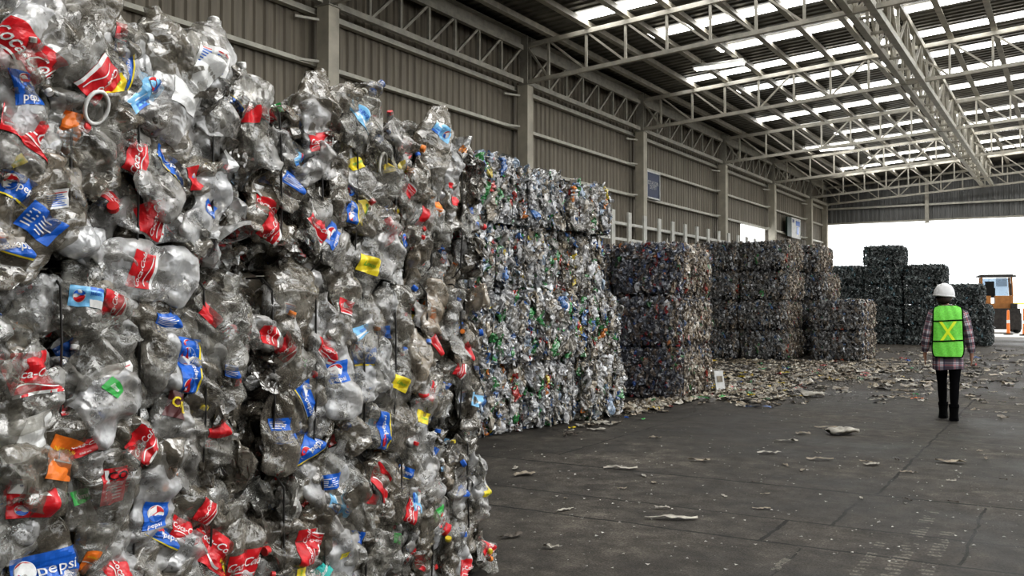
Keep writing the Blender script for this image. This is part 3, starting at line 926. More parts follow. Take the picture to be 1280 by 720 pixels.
def put_bottle(root, ci, mat4, design_name=None, cap=None, tc=.45, ac=0.0, lscale=1.0, ring=False):
    cr, me = BOT[ci]
    b = link('bottle', me, root, mat4)
    if design_name:
        w = link('wrapper', label_mesh(ci, design_name, tc, ac, lscale), b)
        w['label'] = {'cola': 'red wrapper with white script lettering', 'peps': 'blue wrapper with round red white and blue emblem'}.get(design_name[:4], 'printed ' + design(design_name)[2] + ' wrapper')
    if cap is not None and cr.kind != 'cup':
        A = np.linspace(0, 2 * PI, 12, endpoint=False)
        c = cr(A, np.full(12, .995)).mean(0); c0 = cr(A, np.full(12, .95)).mean(0)
        d = Vector(c - c0).normalized()
        Mx = Matrix.Translation(Vector(c)) @ d.to_track_quat('Z', 'Y').to_matrix().to_4x4()
        link('bottle_cap', CAPS[cap], b, Mx)
    if ring:
        link('carry_ring', RING, b, Matrix.Translation((cr.R * cr.flat + .012, .02, cr.L * .3)) @ Euler((.2, .3, .2)).to_matrix().to_4x4())
    return b


RANDOM_DESIGNS = ['cola_red', 'cola_tall', 'cola_red', 'cola_zero', 'pepsi', 'pepsi_tall', 'pepsi', 'pepsi_light', 'blue_plain', 'fine_print', 'red_blank', 'yellow', 'blue_water', 'red_blank', 'cola_tall', 'green', 'orange']


def near_bale(cx, y0, y1, z0, sz, sx, label, features, top=False):
    cy = (y0 + y1) / 2; size = (sx, y1 - y0, sz)
    root = tag(empty('plastic_bottle_bale', (cx, cy, z0)), label, 'bale', 'large bales of clear bottles in the front stack')
    L = y1 - y0
    wires = [-L / 2 + L * f for f in (.07, .22, .38, .54, .70, .86)]
    wires = [w + random.uniform(-.03, .03) for w in wires]
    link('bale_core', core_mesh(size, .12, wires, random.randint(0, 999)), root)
    for w in wires: wire_obj(root, w, size, .0042, .022)
    RND[:] = [.10, .13]
    jobs = [('+x', 260, SH_NEAR, CLEAR_PAL, (.05, .16), .35, 0, .7, (.8, 1.35)), ('+x', 190, FL_NEAR, FLAKE_PAL, (-.0, .07), .5, 0, 2, (.4, 1.2)),
            ('+y', 170, SH_NEAR, CLEAR_PAL, (.0, .12), .35, 0, .9, (.8, 1.35)), ('+y', 110, FL_NEAR, FLAKE_PAL, (-.015, .05), .5, 0, 2, (.5, 1.5)),
            ('-y', 80, SH_NEAR, CLEAR_PAL, (.0, .12), .35, 0, .9, (.8, 1.35))]
    if top: jobs += [('+z', 200, SH_NEAR, CLEAR_PAL, (-.01, .1), .4, 0, 3, (.8, 1.4)), ('+z', 100, FL_NEAR, FLAKE_PAL, (-.03, .05), .5, 0, 2, (.5, 1.5))]
    o = link('packed_scrap', scrap_mesh('packed_scrap', size, wires, jobs, M['packed']), root); o['kind'] = 'stuff'
    nb = 0
    RND[:] = [.10, .13]
    # hand-placed bottles carrying the wrappers one can read in the photograph
    for (fy, fz, ang, dn, ci, tc, ls, cap, ring) in features:
        Mx = Matrix.Translation((sx / 2 + .025, fy - cy, fz - z0)) @ Euler((0, random.uniform(-.08, .08), random.uniform(-.12, .12))).to_matrix().to_4x4() @ Matrix.Rotation(math.radians(ang), 4, 'X')
        # centre the wrapper on the wanted point
        cr = BOT[ci][0]; c = cr(np.array([0.0]), np.array([tc]))[0]
        Mx = Mx @ Matrix.Scale(1.15, 4) @ Matrix.Translation((-c[0] * .6, -c[1], -c[2]))
        put_bottle(root, ci, Mx, dn, cap, tc, 0.0, ls, ring); nb += 1
    nfront = (76 if top else 88) - nb
    # jittered grid over the front
    cols = 13; rows = max(3, int(nfront / cols + .99)); k = 0
    cells = [(i, j) for i in range(cols) for j in range(rows)]; random.shuffle(cells)
    for (i, j) in cells[:nfront]:
        p = -1 + 2 * (i + .5 + random.uniform(-.45, .45)) / cols; q = -1 + 2 * (j + .5 + random.uniform(-.45, .45)) / rows
        p *= .93; q *= .86
        dep = random.uniform(-.035, .05) + float(pillow(p, wires, L / 2, .055))
        pos = face_point('+x', p, q, dep, size)
        spin = random.gauss(0, .32) if random.random() < .66 else random.uniform(-PI, PI)
        if random.random() < .35: spin += PI
        R = Euler((0, random.gauss(0, .22), random.gauss(0, .25))).to_matrix().to_4x4() @ Matrix.Rotation(spin, 4, 'X')
        ci = random.randrange(len(BOT))
        s = random.uniform(.72, 1.08)
        dn = random.choice(RANDOM_DESIGNS) if random.random() < .36 else None
        put_bottle(root, ci, Matrix.Translation(pos) @ R @ Matrix.Scale(s, 4), dn, random.randrange(len(CAPS)) if random.random() < .4 else None, .45, random.choice((0, 0, .5, -.5)), random.choice((.6, .8, 1.0)))
    rest = [('+y', 12)] + ([('+z', 12)] if top else [])
    for face, cnt in rest:
        fr = Matrix(FACES[face][0].tolist()).to_4x4()
        for i in range(cnt):
            p, q = random.uniform(-.9, .9), random.uniform(-.85, .85)
            if face == '+z': p = random.uniform(.3, 1.0); q = -.95 + 1.9 * (i + random.random()) / cnt
            pos = face_point(face, p, q, random.uniform(-.03, .04) + (.02 if face == '+z' else 0), size)
            R = fr @ Euler((0, random.gauss(0, .3), random.gauss(0, .35))).to_matrix().to_4x4() @ Matrix.Rotation(random.uniform(-PI, PI), 4, 'X')
            put_bottle(root, random.randrange(len(BOT)), Matrix.Translation(pos) @ R @ Matrix.Scale(random.uniform(.8, 1.1), 4), random.choice(RANDOM_DESIGNS) if random.random() < .35 else None, random.randrange(len(CAPS)) if random.random() < .5 else None, .45, 0, .8)
    return root


DA, DB = 2.72, 2.80
# pixel u, v, spin degrees (counter-clockwise in the picture), wrapper, bottle variant, wrapper position, wrapper scale, cap, ring
FEAT = [
    (97, 48, 4, None, 14, .5, 1, None, False), (125, 40, -75, None, 4, .5, 1, 5, False), (60, 30, 50, None, 11, .5, 1, None, False), (210, 70, 20, None, 7, .5, 1, None, False), (250, 90, 60, 'white_blank', 6, .5, .7, None, False),
    (20, 66, -38, 'cola_red', 0, .45, 1.25, None, False), (28, 108, 8, 'pepsi_tall', 1, .5, 1.0, None, False), (32, 165, -32, 'cola_red', 9, .45, 1.15, None, False),
    (92, 178, -10, None, 6, .45, 1, None, True), (150, 78, 80, 'pepsi_double', 3, .5, 1.0, 5, False), (180, 118, 60, 'pepsi_light', 8, .45, .9, None, False), (132, 104, 20, 'yellow', 4, .5, .9, None, False),
    (168, 195, 70, 'cola_red', 12, .45, .8, 0, False), (192, 272, 82, 'cola_tall', 5, .45, .95, 0, False), (212, 208, -45, 'pepsi', 13, .45, 1.0, None, False), (235, 222, -60, 'red_blank', 4, .5, 1, None, False),
    (225, 120, -20, 'white_blank', 11, .5, .7, None, False), (18, 235, -25, 'pepsi', 2, .45, .9, None, False), (45, 280, -35, 'blue_plain', 0, .45, .9, 3, False), (64, 250, 10, 'fine_print', 7, .45, .6, None, False), (12, 305, -10, 'pepsi', 5, .5, .8, None, False),
    (258, 262, -30, 'pepsi_tall', 12, .5, .55, 0, False), (260, 75, -15, 'fine_print', 7, .5, 1.0, 5, False), (145, 36, -98, 'red_blank', 2, .5, .8, 5, False),
    (137, 385, 75, 'cola_tall', 2, .5, .8, None, False), (175, 340, 75, 'cola_tall', 13, .5, .8, None, False), (207, 402, 5, 'blue_plain', 8, .5, .7, 0, False), (234, 460, 85, 'pepsi_double', 0, .45, 1.0, None, False),
    (37, 470, 5, 'cola_tall', 9, .45, 1.1, None, False), (146, 470, 15, 'fine_print', 3, .5, .8, None, False), (220, 505, -20, 'crush', 1, .45, .9, None, False), (25, 550, 5, 'white_blank', 14, .45, .85, None, False), (35, 622, -2, 'red_white', 6, .5, 1.0, None, False),
    (75, 575, -20, 'orange', 12, .5, 1.0, None, False), (139, 605, 2, 'nutri', 7, .5, 1.0, 0, False), (128, 660, 5, None, 14, .5, 1, 0, False), (192, 645, -5, 'pepsi_tall', 3, .5, .8, None, False), (205, 668, -30, 'pepsi', 5, .5, .7, None, False), (260, 395, -40, 'red_blank', 3, .5, 1, None, False), (272, 540, 15, 'red_blank', 8, .5, .9, None, False),
    (268, 690, -40, 'cola_3l', 9, .45, 1.1, None, False), (300, 705, -5, 'cola_red', 0, .45, .9, None, False), (55, 712, 0, 'pepsi', 13, .5, 1.3, None, False), (255, 640, 60, 'cola_tall', 2, .5, .7, None, False), (155, 712, 0, 'pepsi', 1, .5, .8, 3, False), (175, 555, 60, 'cola_tall', 4, .5, .8, 4, False),
]
FEATB = [
    (430, 122, -62, None, 4, .5, 1, 5, False), (395, 130, -20, None, 7, .5, 1, None, False), (455, 150, -25, None, 6, .5, 1, 3, False), (550, 205, 10, None, 11, .5, 1, None, False),
    (397, 177, 15, 'cola_red', 3, .45, .85, None, False), (487, 281, 32, 'cola_red', 1, .45, 1.2, None, False), (336, 288, 65, 'cola_tall', 2, .45, .9, 0, False), (452, 265, 78, 'yellow', 8, .5, 1.1, None, False), (457, 331, -15, 'yellow', 7, .5, 1.2, None, False),
    (437, 264, 80, 'pepsi', 12, .5, .7, None, False), (412, 295, 50, 'pepsi_tall', 3, .5, .8, None, False), (365, 228, -20, 'blue_plain', 5, .5, .8, None, False), (473, 235, 10, None, 6, .5, 1, None, True), (308, 142, 5, 'red_blank', 0, .5, 1.0, 5, False),
    (545, 262, 0, 'orange', 8, .5, .5, None, False), (562, 251, 5, 'red_blank', 4, .5, .8, None, False), (532, 272, 75, 'cola_tall', 9, .5, .7, None, False), (448, 145, -40, 'blue_water', 9, .45, 1.0, 3, False), (482, 210, 20, 'yellow', 5, .5, .7, 3, False), (548, 165, -30, 'pepsi_light', 7, .5, .7, None, False), (585, 262, -15, 'blue_plain', 12, .5, .6, None, False),
    (459, 443, 0, 'pepsi', 9, .55, 1.0, None, False), (477, 538, 80, 'pepsi', 0, .45, 1.0, 3, False), (418, 466, 5, 'pepsi_tall', 13, .5, .9, None, False), (380, 500, -60, 'pepsi', 3, .5, 1.0, None, False), (388, 560, 30, 'pepsi', 5, .5, .9, None, False), (332, 419, 88, 'cola_tall', 4, .5, .6, 0, False), (355, 437, 50, 'cola_tall', 2, .5, .9, None, False),
    (408, 440, -10, 'cola_tall', 8, .5, .9, None, False), (497, 479, -25, 'yellow', 7, .5, 1.0, 3, False), (527, 522, -20, 'yellow', 12, .5, 1.1, None, False), (545, 430, -40, 'cola_zero', 5, .5, .7, None, False), (538, 490, 60, 'red_blank', 3, .5, 1.0, None, False), (571, 460, 60, 'cola_tall', 1, .5, .8, None, False), (585, 438, -50, 'red_blank', 5, .5, 1.0, 3, False),
    (430, 385, -15, 'cola_tall', 12, .5, .7, None, False), (348, 530, -5, 'blue_plain', 13, .5, .7, None, False), (450, 415, 20, 'blue_water', 3, .5, .7, None, False), (590, 500, -10, 'blue_water', 4, .5, .8, 3, False), (372, 360, 0, None, 11, .5, 1, None, False),
    (468, 600, -42, 'cola_red', 15, .5, 1.1, None, False), (455, 622, -20, 'red_blank', 3, .5, .9, None, False), (375, 680, 85, 'cola_tall', 0, .5, 1.0, 0, False), (418, 632, -10, 'pepsi_light', 8, .5, 1.0, None, False), (405, 600, 5, 'blue_plain', 2, .5, .8, None, False), (505, 635, 60, 'cola_red', 12, .5, .8, None, False),
    (395, 708, 30, 'teal', 1, .5, 1.1, None, False), (570, 612, -5, 'blue_plain', 5, .5, .7, 3, False), (600, 615, 15, 'yellow', 8, .5, .7, None, False), (603, 685, 30, 'cola_tall', 5, .5, .7, None, False), (540, 640, 20, 'green', 3, .5, .8, None, False), (570, 708, 0, 'cola_tall', 4, .5, .8, 3, False), (548, 660, 60, 'red_blank', 2, .5, .8, None, False), (420, 690, 0, 'yellow', 7, .5, .4, 6, False),
]


def feats(lst, d, zlo, zhi, y_lo, y_hi):
    out = []
    for (u, v, ang, dn, ci, tc, ls, cap, ring) in lst:
        y, z = plane_yz(u, v, d)
        if zlo <= z < zhi and y_lo - .3 < y < y_hi + .2: out.append((y, min(max(z, zlo + .03), zhi - .02), ang, dn, ci, tc, ls, cap, ring))
    return out


ZB = [0.0, .80, 1.60, 2.40]
SXN = 1.15
pl = ['bottom', 'middle', 'top']
for lv in range(3):
    z0, z1 = ZB[lv], ZB[lv + 1]
    hA = .79 if lv < 2 else .78
    near_bale(-DA - SXN / 2, .86, 2.56, z0, hA, SXN, {0: 'lowest clear-bottle bale at the left edge of the front stack', 1: 'middle clear-bottle bale at the left edge of the front stack', 2: 'uppermost clear-bottle bale at the left edge of the front stack'}[lv],
              feats(FEAT, DA - .02, z0 if lv else -1, z1 if lv < 2 else 9, .8, 2.58), lv == 2)
    hB = .79 if lv < 2 else .72
    near_bale(-DB - SXN / 2 + (.0 if lv else .03), 2.62, 4.32, z0, hB, SXN, {0: 'lowest clear-bottle bale in the column ending the front stack', 1: 'middle clear-bottle bale in the column ending the front stack', 2: 'uppermost clear-bottle bale in the column ending the front stack'}[lv],
              feats(FEATB, DB - .02, z0 if lv else -1, z1 if lv < 2 else 9, 2.6, 4.34), lv == 2)


# ------------------------------------------------------------------ middle and far bales
def scrap_bale(name, c, size, rz, label, group, pal, pal_side, dens, protos, flakes, mat, n_bottles=0, faces=('+x', '-y', '+z'), nw=4, shared=None, core=None, spin=.35):
    root = tag(empty(name, (c[0], c[1], c[2]), rz), label, 'bale', group)
    RND[:] = [.10, .12]
    L = size[1]; wires = [-L / 2 + L * (i + .5) / nw for i in range(nw)]
    sm = shared.get('m') if shared is not None else None
    if sm is None:
        jobs = []
        for f in faces:
            A = {'+x': size[1] * size[2], '-x': size[1] * size[2], '+y': size[0] * size[2], '-y': size[0] * size[2], '+z': size[0] * size[1]}[f]
            pp = pal_side if f == '+x' else pal
            if f == '+z': A *= .6
            jobs.append((f, int(dens * A), protos, pp, (-.01, .10), .3, 0 if f != '+z' else PI / 2, spin, (.7, 1.3)))
            jobs.append((f, int(dens * A * .6), flakes, pp, (-.02, .04), .5, 0, 2, (.5, 1.3)))
        sm = scrap_mesh('packed_scrap', size, wires, jobs, mat)
        cm = core_mesh(size, .09, wires, random.randint(0, 9999))
        if shared is not None: shared['m'] = sm; shared['c'] = cm
    else: cm = shared['c']
    if core: cm.materials[0] = core
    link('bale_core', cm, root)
    o = link('packed_scrap', sm, root); o['kind'] = 'stuff'
    for w in wires: wire_obj(root, w, size, .0045)
    for i in range(n_bottles):
        f = '+x' if i % 5 else faces[1]
        p, q = random.uniform(-.92, .92), random.uniform(-.9, .9)
        pos = face_point(f, p, q, random.uniform(-.03, .03) + (float(pillow(p, wires, L / 2, .04)) if f == '+x' else 0), size)
        fr = Matrix(FACES[f][0].tolist()).to_4x4()
        R = fr @ Euler((0, random.gauss(0, .25), random.gauss(0, .3))).to_matrix().to_4x4() @ Matrix.Rotation(random.gauss(0, .4) + (PI if random.random() < .4 else 0), 4, 'X')
        link('bottle', random.choice(MID)[1], root, Matrix.Translation(pos) @ R @ Matrix.Scale(random.uniform(.7, 1.15), 4))
    return root


# stack 2: three columns of four mixed-colour bales, foot pushed a little into the aisle
lv_name = ['lowest', 'second', 'third', 'topmost']
cols2 = [(8.95, 'first'), (9.97, 'second'), (11.0, 'third')]
fx2 = {0: (-5.52, -5.40, -5.68, -5.62), 1: (-5.36, -5.30, -5.60, -5.52), 2: (-5.16, -5.22, -5.46, -5.34)}
posn = ['in the column right behind the front stack', 'in the middle column of the mixed-colour stack', 'in the aisle-end column of the mixed-colour stack']
for ci, (cy, nm) in enumerate(cols2):
    for lv in range(4):
        sz = .78 if lv < 3 else (.76, .70, .62)[ci]
        scrap_bale('plastic_bottle_bale', (fx2[ci][lv] - .8, cy, lv * .80), (1.6, 1.03, sz), math.radians(random.uniform(-2, 2) - 3), f'{lv_name[lv]} mixed-colour bale {posn[ci]}', 'mixed-colour bales behind the front stack',
                   MIX_PAL, MIX_PAL if (ci < 2 and lv != 1) or ci == 0 else MIXB_PAL, 520, SH_MID, FL_MID, M['packed'], 56, ('+x', '-y', '+z', '+y') if lv == 3 else ('+x', '-y', '+y'), 4, spin=.4)

# stack 3: three tall dense bales, end face to the camera
for lv in range(3):
    scrap_bale('plastic_scrap_bale', (-5.72 + random.uniform(-.02, .02), 14.33, lv * .81), (1.14, 1.70, .79), math.radians(1), f'{["lowest", "middle", "topmost"][lv]} dense brownish bale in the three-high stack past the mixed-colour stack', 'dense bales in the three-high stack',
               DENSE_PAL, BROWN_PAL, 900, SH_FAR, FL_MID, M['packed_dull'], 0, ('+x', '-y', '+z'), 5, spin=.25)
    scrap_bale('plastic_scrap_bale', (-6.92 + random.uniform(-.02, .02), 14.33, lv * .81), (1.14, 1.70, .79), 0, f'{["lowest", "middle", "topmost"][lv]} dense bale mostly hidden behind the mixed-colour stack', 'dense bales in the three-high stack',
               DENSE_PAL, BROWN_PAL, 600, SH_FAR, FL_MID, M['packed_dull'], 0, ('+x', '-y', '+z'), 5, spin=.25)

# stack 4: grey-brown bales, four high
sh4 = [{}, {}, {}]
for cx, cn in ((-8.35, 'left'), (-7.05, 'right')):
    for lv in range(4):
        scrap_bale('plastic_scrap_bale', (cx + random.uniform(-.03, .03) + (.0 if lv != 2 else .02), 25.5, lv * .79), (1.28, 2.0, .77), 0, f'{lv_name[lv]} grey bale in the {cn} column of the four-high stack beside the low two-bale pile', 'grey bales in the four-high stack',
                   GREY_PAL, BROWN_PAL, 420, SH_FAR, FL_MID, M['packed_dull'], 0, ('+x', '-y', '+z'), 5, shared=sh4[(lv + (cx < -8)) % 3], spin=.22)
for cx in (-8.35, -6.9):
    for lv in range(4):
        scrap_bale('plastic_scrap_bale', (cx + (.35 if lv == 2 else (.15 if lv == 3 else 0)), 27.9, lv * .79), (1.28, 2.0, .77), 0, f'{lv_name[lv]} bale {"behind the left column" if cx < -8 else "standing just behind the right column"} of the grey four-high stack', 'grey bales in the four-high stack',
                   GREY_PAL, GREY_PAL, 420, SH_FAR, FL_MID, M['packed_dull'], 0, ('+x', '-y', '+z'), 5, shared=sh4[(lv + 2) % 3], spin=.22)
sh5 = {}
for lv in range(2):
    scrap_bale('plastic_scrap_bale', (-5.25 + lv * .0, 26.1, lv * .79), (1.3, 2.0, .77), 0, f'{["lower", "upper"][lv]} bluish grey bale of the low two-bale pile', 'bales of the low two-bale pile', GREY_PAL, BROWN_PAL, 420, SH_FAR, FL_MID, M['packed_dull'], 0, ('+x', '-y', '+z'), 5, shared=sh5, spin=.22)

# far dark green bales near the open end
shd = [{}, {}, {}]
core_dark = solid('black green compressed plastic', (.02, .026, .025), .5, 0, .3, 18, .6)
bx = [(-8.0, -6.65, 4), (-6.65, -5.27, 5), (-5.25, -3.87, 4), (-3.85, -2.35, 3)]
wd = ['leftmost', 'second', 'third', 'rightmost']
for bi, (x0, x1, n) in enumerate(bx):
    for lv in range(n):
        wdt = 1.38; xo = (x0 + x1) / 2
        if bi == 3 and lv == 2: xo -= .25
        scrap_bale('dark_plastic_bale', (xo, 37.0, lv * .725), (wdt - .03, 1.7, .705), 0, f'{["lowest", "second", "third", "fourth", "topmost single"][lv]} dark green bale in the {wd[bi]} column near the open end', 'dark green bales near the open end',
                   DARK_PAL, DARK_PAL, 380, SH_FAR, FL_MID, M['packed_dull'], 0, ('+x', '-y', '+z'), 4, shared=shd[(bi + lv) % 3], core=core_dark, spin=.5)

# ------------------------------------------------------------------ litter on the floor
def scrap_piece(seed, L, W, mat, kind=0):
    r = np.random.default_rng(seed)
    if kind == 1:     # squashed bottle
        cr = Crush(seed, 'soda', W * .45, L, .45, .45); V, Fq = grid_surface(cr, 16, 18)
        V = V[:, [2, 1, 0]]; V[:, 2] -= V[:, 2].min()
        return np_mesh('litter', V, Fq, [mat], None, True)
    nu, nv = 9, 5
    U, T = np.meshgrid(np.linspace(-1, 1, nu), np.linspace(-1, 1, nv)); U = U.ravel(); T = T.ravel()
    wd_ = W / 2 * (1 - .5 * U ** 2 + .25 * np.sin(U * r.uniform(2, 5) + r.uniform(0, 6)))
    x = U * L / 2; y = T * wd_ + W * .5 * np.sin(U * r.uniform(.5, 2) + r.uniform(0, 6)) * .6
    z = .008 + np.abs(r.normal(size=len(U))) * .012 + .02 * np.abs(np.sin(U * 2 + r.uniform(0, 6))) * (W / .08)
    Fq = np.array([(j * nu + i, j * nu + i + 1, j * nu + nu + i + 1, j * nu + nu + i) for j in range(nv - 1) for i in range(nu - 1)])
    return np_mesh('litter', np.stack([x, y, z * .7], -1), Fq, [mat], None, False)


notable = [
    (1053, 543, .34, .17, 'b', 1, 5, 'large pale crushed bottle lying on the open floor below and left of the person', 'scrap_white'),
    (1017, 496, .42, .14, 'b', 1, 25, 'pale bent plastic bottle with a bulging end beside the beige litter', 'scrap_white'),
    (838, 648, .36, .05, 's', 0, -5, 'long thin strip of grey film on the near floor', 'scrap_white'),
    (827, 636, .10, .05, 's', 0, 5, 'small white paper scrap beside the long grey film strip', 'scrap_white'),
    (775, 586, .30, .06, 's', 0, -4, 'pale flat strip of litter on the floor in front of the mixed-colour stack', 'scrap_white'),
    (656, 594, .20, .08, 's', 0, 20, 'brownish crumpled scrap on the floor near the end of the front stack', 'scrap'),
    (1024, 575, .25, .05, 's', 0, 0, 'flat dark beige strip below the large pale bottle', 'scrap'),
    (1032, 535, .28, .05, 's', 0, -12, 'narrow dark-edged strip above the large pale bottle', 'scrap'),
    (982, 552, .25, .05, 's', 0, 0, 'thin cream strip left of the large pale bottle', 'scrap_white'),
    (1003, 543, .16, .07, 's', 0, -20, 'small bent beige scrap left of the large pale bottle', 'scrap'),
    (960, 567, .24, .06, 's', 0, 10, 'bluish flattened film scrap on the open floor', 'scrap_white'),
    (1088, 581, .16, .07, 's', 0, 10, 'small white crumpled film below and right of the large pale bottle', 'scrap_white'),
    (1186, 578, .26, .09, 's', 0, -15, 'crumpled beige scrap on the floor nearer than the person', 'scrap'),
    (1081, 470, .22, .08, 's', 0, -5, 'flattened red scrap among the litter', 'red'),
    (1145, 499, .2, .08, 's', 0, 0, 'flattened orange brown scrap left of the person', 'orange'),
    (1097, 501, .26, .1, 's', 0, -8, 'pale folded scrap left of the person', 'scrap_white'),
    (873, 576, .2, .05, 's', 0, 0, 'thin dull strip of litter in the middle of the floor', 'scrap'),
    (750, 530, .22, .08, 'b', 1, 0, 'loose pale squashed bottle at the foot of the mixed-colour stack', 'scrap_white'),
    (782, 515, .32, .14, 'b', 1, 40, 'big dusty bottle leaning at the foot of the mixed-colour stack', 'scrap'),
    (688, 685, .1, .04, 's', 0, 5, 'small pale flake nearest the end of the front stack', 'scrap_white'),
    (638, 672, .18, .05, 's', 0, 30, 'dark bluish scrap close to the front stack', 'scrap_dark'),
]
for i, (u, v, L, W, a, kd, ang, lab, mt) in enumerate(notable):
    x, y = floor_xy(u, v)
    mat = M.get(mt) or M['lab_' + mt]
    o = link('plastic_scrap', scrap_piece(700 + i, L, W, mat, kd)); o.location = (x, y, .003); o.rotation_euler = (0, 0, YAW + math.radians(ang))
    tag(o, lab, 'scrap', 'single scraps on the floor')
# white board leaning on stack 3
x, y = floor_xy(893, 488)
mb = MB(); mb.box((0, 0, .17), (.02, .2, .34), 0, (0, -.2, 0)); mb.box((.012, 0, .2), (.004, .12, .1), 1, (0, -.2, 0))
o = mb.build('white_card', [M['signwhite'], M['scrap']]); o.location = (x + .08, y, .0); o.rotation_euler = (0, 0, -.5); tag(o, 'white card leaning on the corner foot of the dense brownish stack', 'card')

PROT = [scrap_piece(800 + i, random.uniform(.10, .30), random.uniform(.03, .09), M[['scrap', 'scrap_white', 'scrap', 'scrap_dark'][i % 4]], 0) for i in range(12)]
cp = [scrap_piece(830 + i, .14, .07, M['lab_' + c], 0) for i, c in enumerate(('red', 'blue', 'green', 'yellow'))]


def scatter(n, zone, lab, grp, col=.08, smin=.6, smax=1.3):
    k = 0
    while k < n:
        u, v = zone()
        if v < V_H + 25: continue
        x, y = floor_xy(u, v)
        if inside_bale(x, y): continue
        me = random.choice(cp) if random.random() < col else random.choice(PROT)
        o = link('plastic_scrap', me); s = random.uniform(smin, smax)
        o.location = (x, y, .003); o.rotation_euler = (0, 0, random.uniform(0, 6.28)); o.scale = (s, s, s * random.uniform(.8, 1.6))
        tag(o, lab, 'scrap', grp); k += 1


def inside_bale(x, y):
    return (x < -5.05 and 8.3 < y < 11.6) or (x < -5.05 and 13.4 < y < 15.3) or (x < -4.55 and 24.4 < y < 29) or (x < -6.3 and 24 < y < 29) or (x < -2.4 and 36 < y < 38) or (x < -2.6 and y < 4.4)


scatter(150, lambda: (random.gauss(1010, 70), random.gauss(468, 9)), 'flattened beige scrap in the litter spread before the low two-bale pile', 'beige scraps before the low pile', .06, .9, 1.7)
scatter(75, lambda: (random.gauss(940, 35), random.gauss(488, 9)), 'small crumpled scrap in the litter beside the three-high stack', 'scraps beside the three-high stack', .2, .6, 1.2)
scatter(40, lambda: (random.uniform(1100, 1280), random.uniform(440, 500)), 'thin flattened scrap on the far floor around the person', 'scraps around the person', .06, .8, 1.5)
scatter(46, lambda: ((lambda t: (700 + 200 * t + random.uniform(-8, 14), 541 - 52 * t + random.uniform(-6, 8)))(random.random())), 'crumpled scrap fallen along the foot of the middle stacks', 'scraps along the stack feet', .15, .5, 1.1)
scatter(26, lambda: (random.uniform(640, 1270), random.uniform(530, 640)), 'small pale scrap lying alone on the open dark floor', 'small scraps on the open floor', .05, .3, .6)

# flattened film pressed together in drifts
def drift(n, zone, lab):
    PP = shard_flat(8); W_ = []; Fc_ = []; C_ = []; b_ = 0; k = 0
    while k < n:
        u, v = zone()
        if v < V_H + 25: continue
        x, y = floor_xy(u, v)
        if inside_bale(x, y): continue
        V, Fq = PP[k % 8]; a = random.uniform(0, 6.28); sc = random.uniform(.5, 1.4); c_, s_ = math.cos(a), math.sin(a)
        W_.append(np.stack([x + sc * (V[:, 0] * c_ - V[:, 1] * s_), y + sc * (V[:, 0] * s_ + V[:, 1] * c_), V[:, 2] * sc * 1.6 + .004], -1)); Fc_.append(Fq + b_); b_ += len(V)
        col = random.choice([(.36, .30, .21), (.24, .20, .14), (.48, .42, .32), (.15, .125, .09), (.08, .07, .055), (.52, .49, .42), (.28, .24, .18)])
        if random.random() < .04: col = random.choice([(.5, .05, .04), (.05, .15, .45), (.05, .3, .1), (.7, .5, .08)])
        C_ += [(*col, .97)] * len(V); k += 1
    o = link('litter_drift', np_mesh('litter_drift', np.concatenate(W_), np.concatenate(Fc_), [M['packed_dull']], None, False, np.array(C_)))
    tag(o, lab, 'litter', kind='stuff')


def shard_flat(n):
    out = []
    for i in range(n):
        U, T = np.meshgrid(np.linspace(-1, 1, 6), np.linspace(-1, 1, 3)); U = U.ravel(); T = T.ravel(); r = np.random.default_rng(60 + i)
        L_, W_ = r.uniform(.06, .17), r.uniform(.015, .05)
        V = np.stack([U * L_, T * W_ * (1 - .4 * U ** 2) + W_ * np.sin(U * 2 + i), np.abs(r.normal(size=18)) * .014], -1)
        out.append((V, np.array([(j * 6 + i_, j * 6 + i_ + 1, j * 6 + 7 + i_, j * 6 + 6 + i_) for j in range(2) for i_ in range(5)])))
    return out


drift(820, lambda: (random.gauss(1010, 75), 449 + abs(random.gauss(0, 17))), 'drift of flattened beige film in front of the grey stacks')
drift(300, lambda: (random.gauss(930, 34), 487 + random.gauss(0, 8)), 'drift of mixed scraps beside the three-high stack')
drift(420, lambda: ((lambda t: (612 + 290 * t + random.uniform(-8, 12), 549 - 62 * t + random.uniform(-5, 5)))(random.random())), 'fringe of scraps along the foot of the middle stacks')
drift(260, lambda: (random.uniform(1080, 1290), 436 + abs(random.gauss(0, 30))), 'thin scatter of flattened film on the far aisle')
# fine crumbs: nobody could count them
Vs, Fs, base = [], [], 0; cols_ = []
for k in range(3000):
    if k < 1500: u, v = random.uniform(610, 1280), 720 - 300 * random.random() ** .6
    else: u, v = random.gauss(990, 90), random.gauss(474, 16)
    if v < 425: continue
    x, y = floor_xy(u, v)
    if inside_bale(x, y) or x < -10.2: continue
    s = (.003 + .014 * random.random() ** 2.2) * (1 if v > 500 else 1.9); a = random.uniform(0, 6.28); e_ = random.uniform(.4, 1)
    pts = [(x + s * math.cos(a + q) * (1 if q % 2 else e_), y + s * math.sin(a + q), .004 + s * .35 * (j % 2)) for j, q in enumerate((0, 1.5, 3.1, 4.6))]
    Vs += pts; Fs.append((base, base + 1, base + 2, base + 3)); base += 4
    g = random.choice([.6, .45, .35, .26, .18]); cols_ += [(g, g * .96, g * .88, 1)] * 4
o = link('litter_crumbs', np_mesh('litter_crumbs', np.array(Vs), np.array(Fs), [M['packed_dull']], None, False, np.array(cols_)))
tag(o, 'tiny pale plastic crumbs strewn over the dark floor', 'litter', kind='stuff')

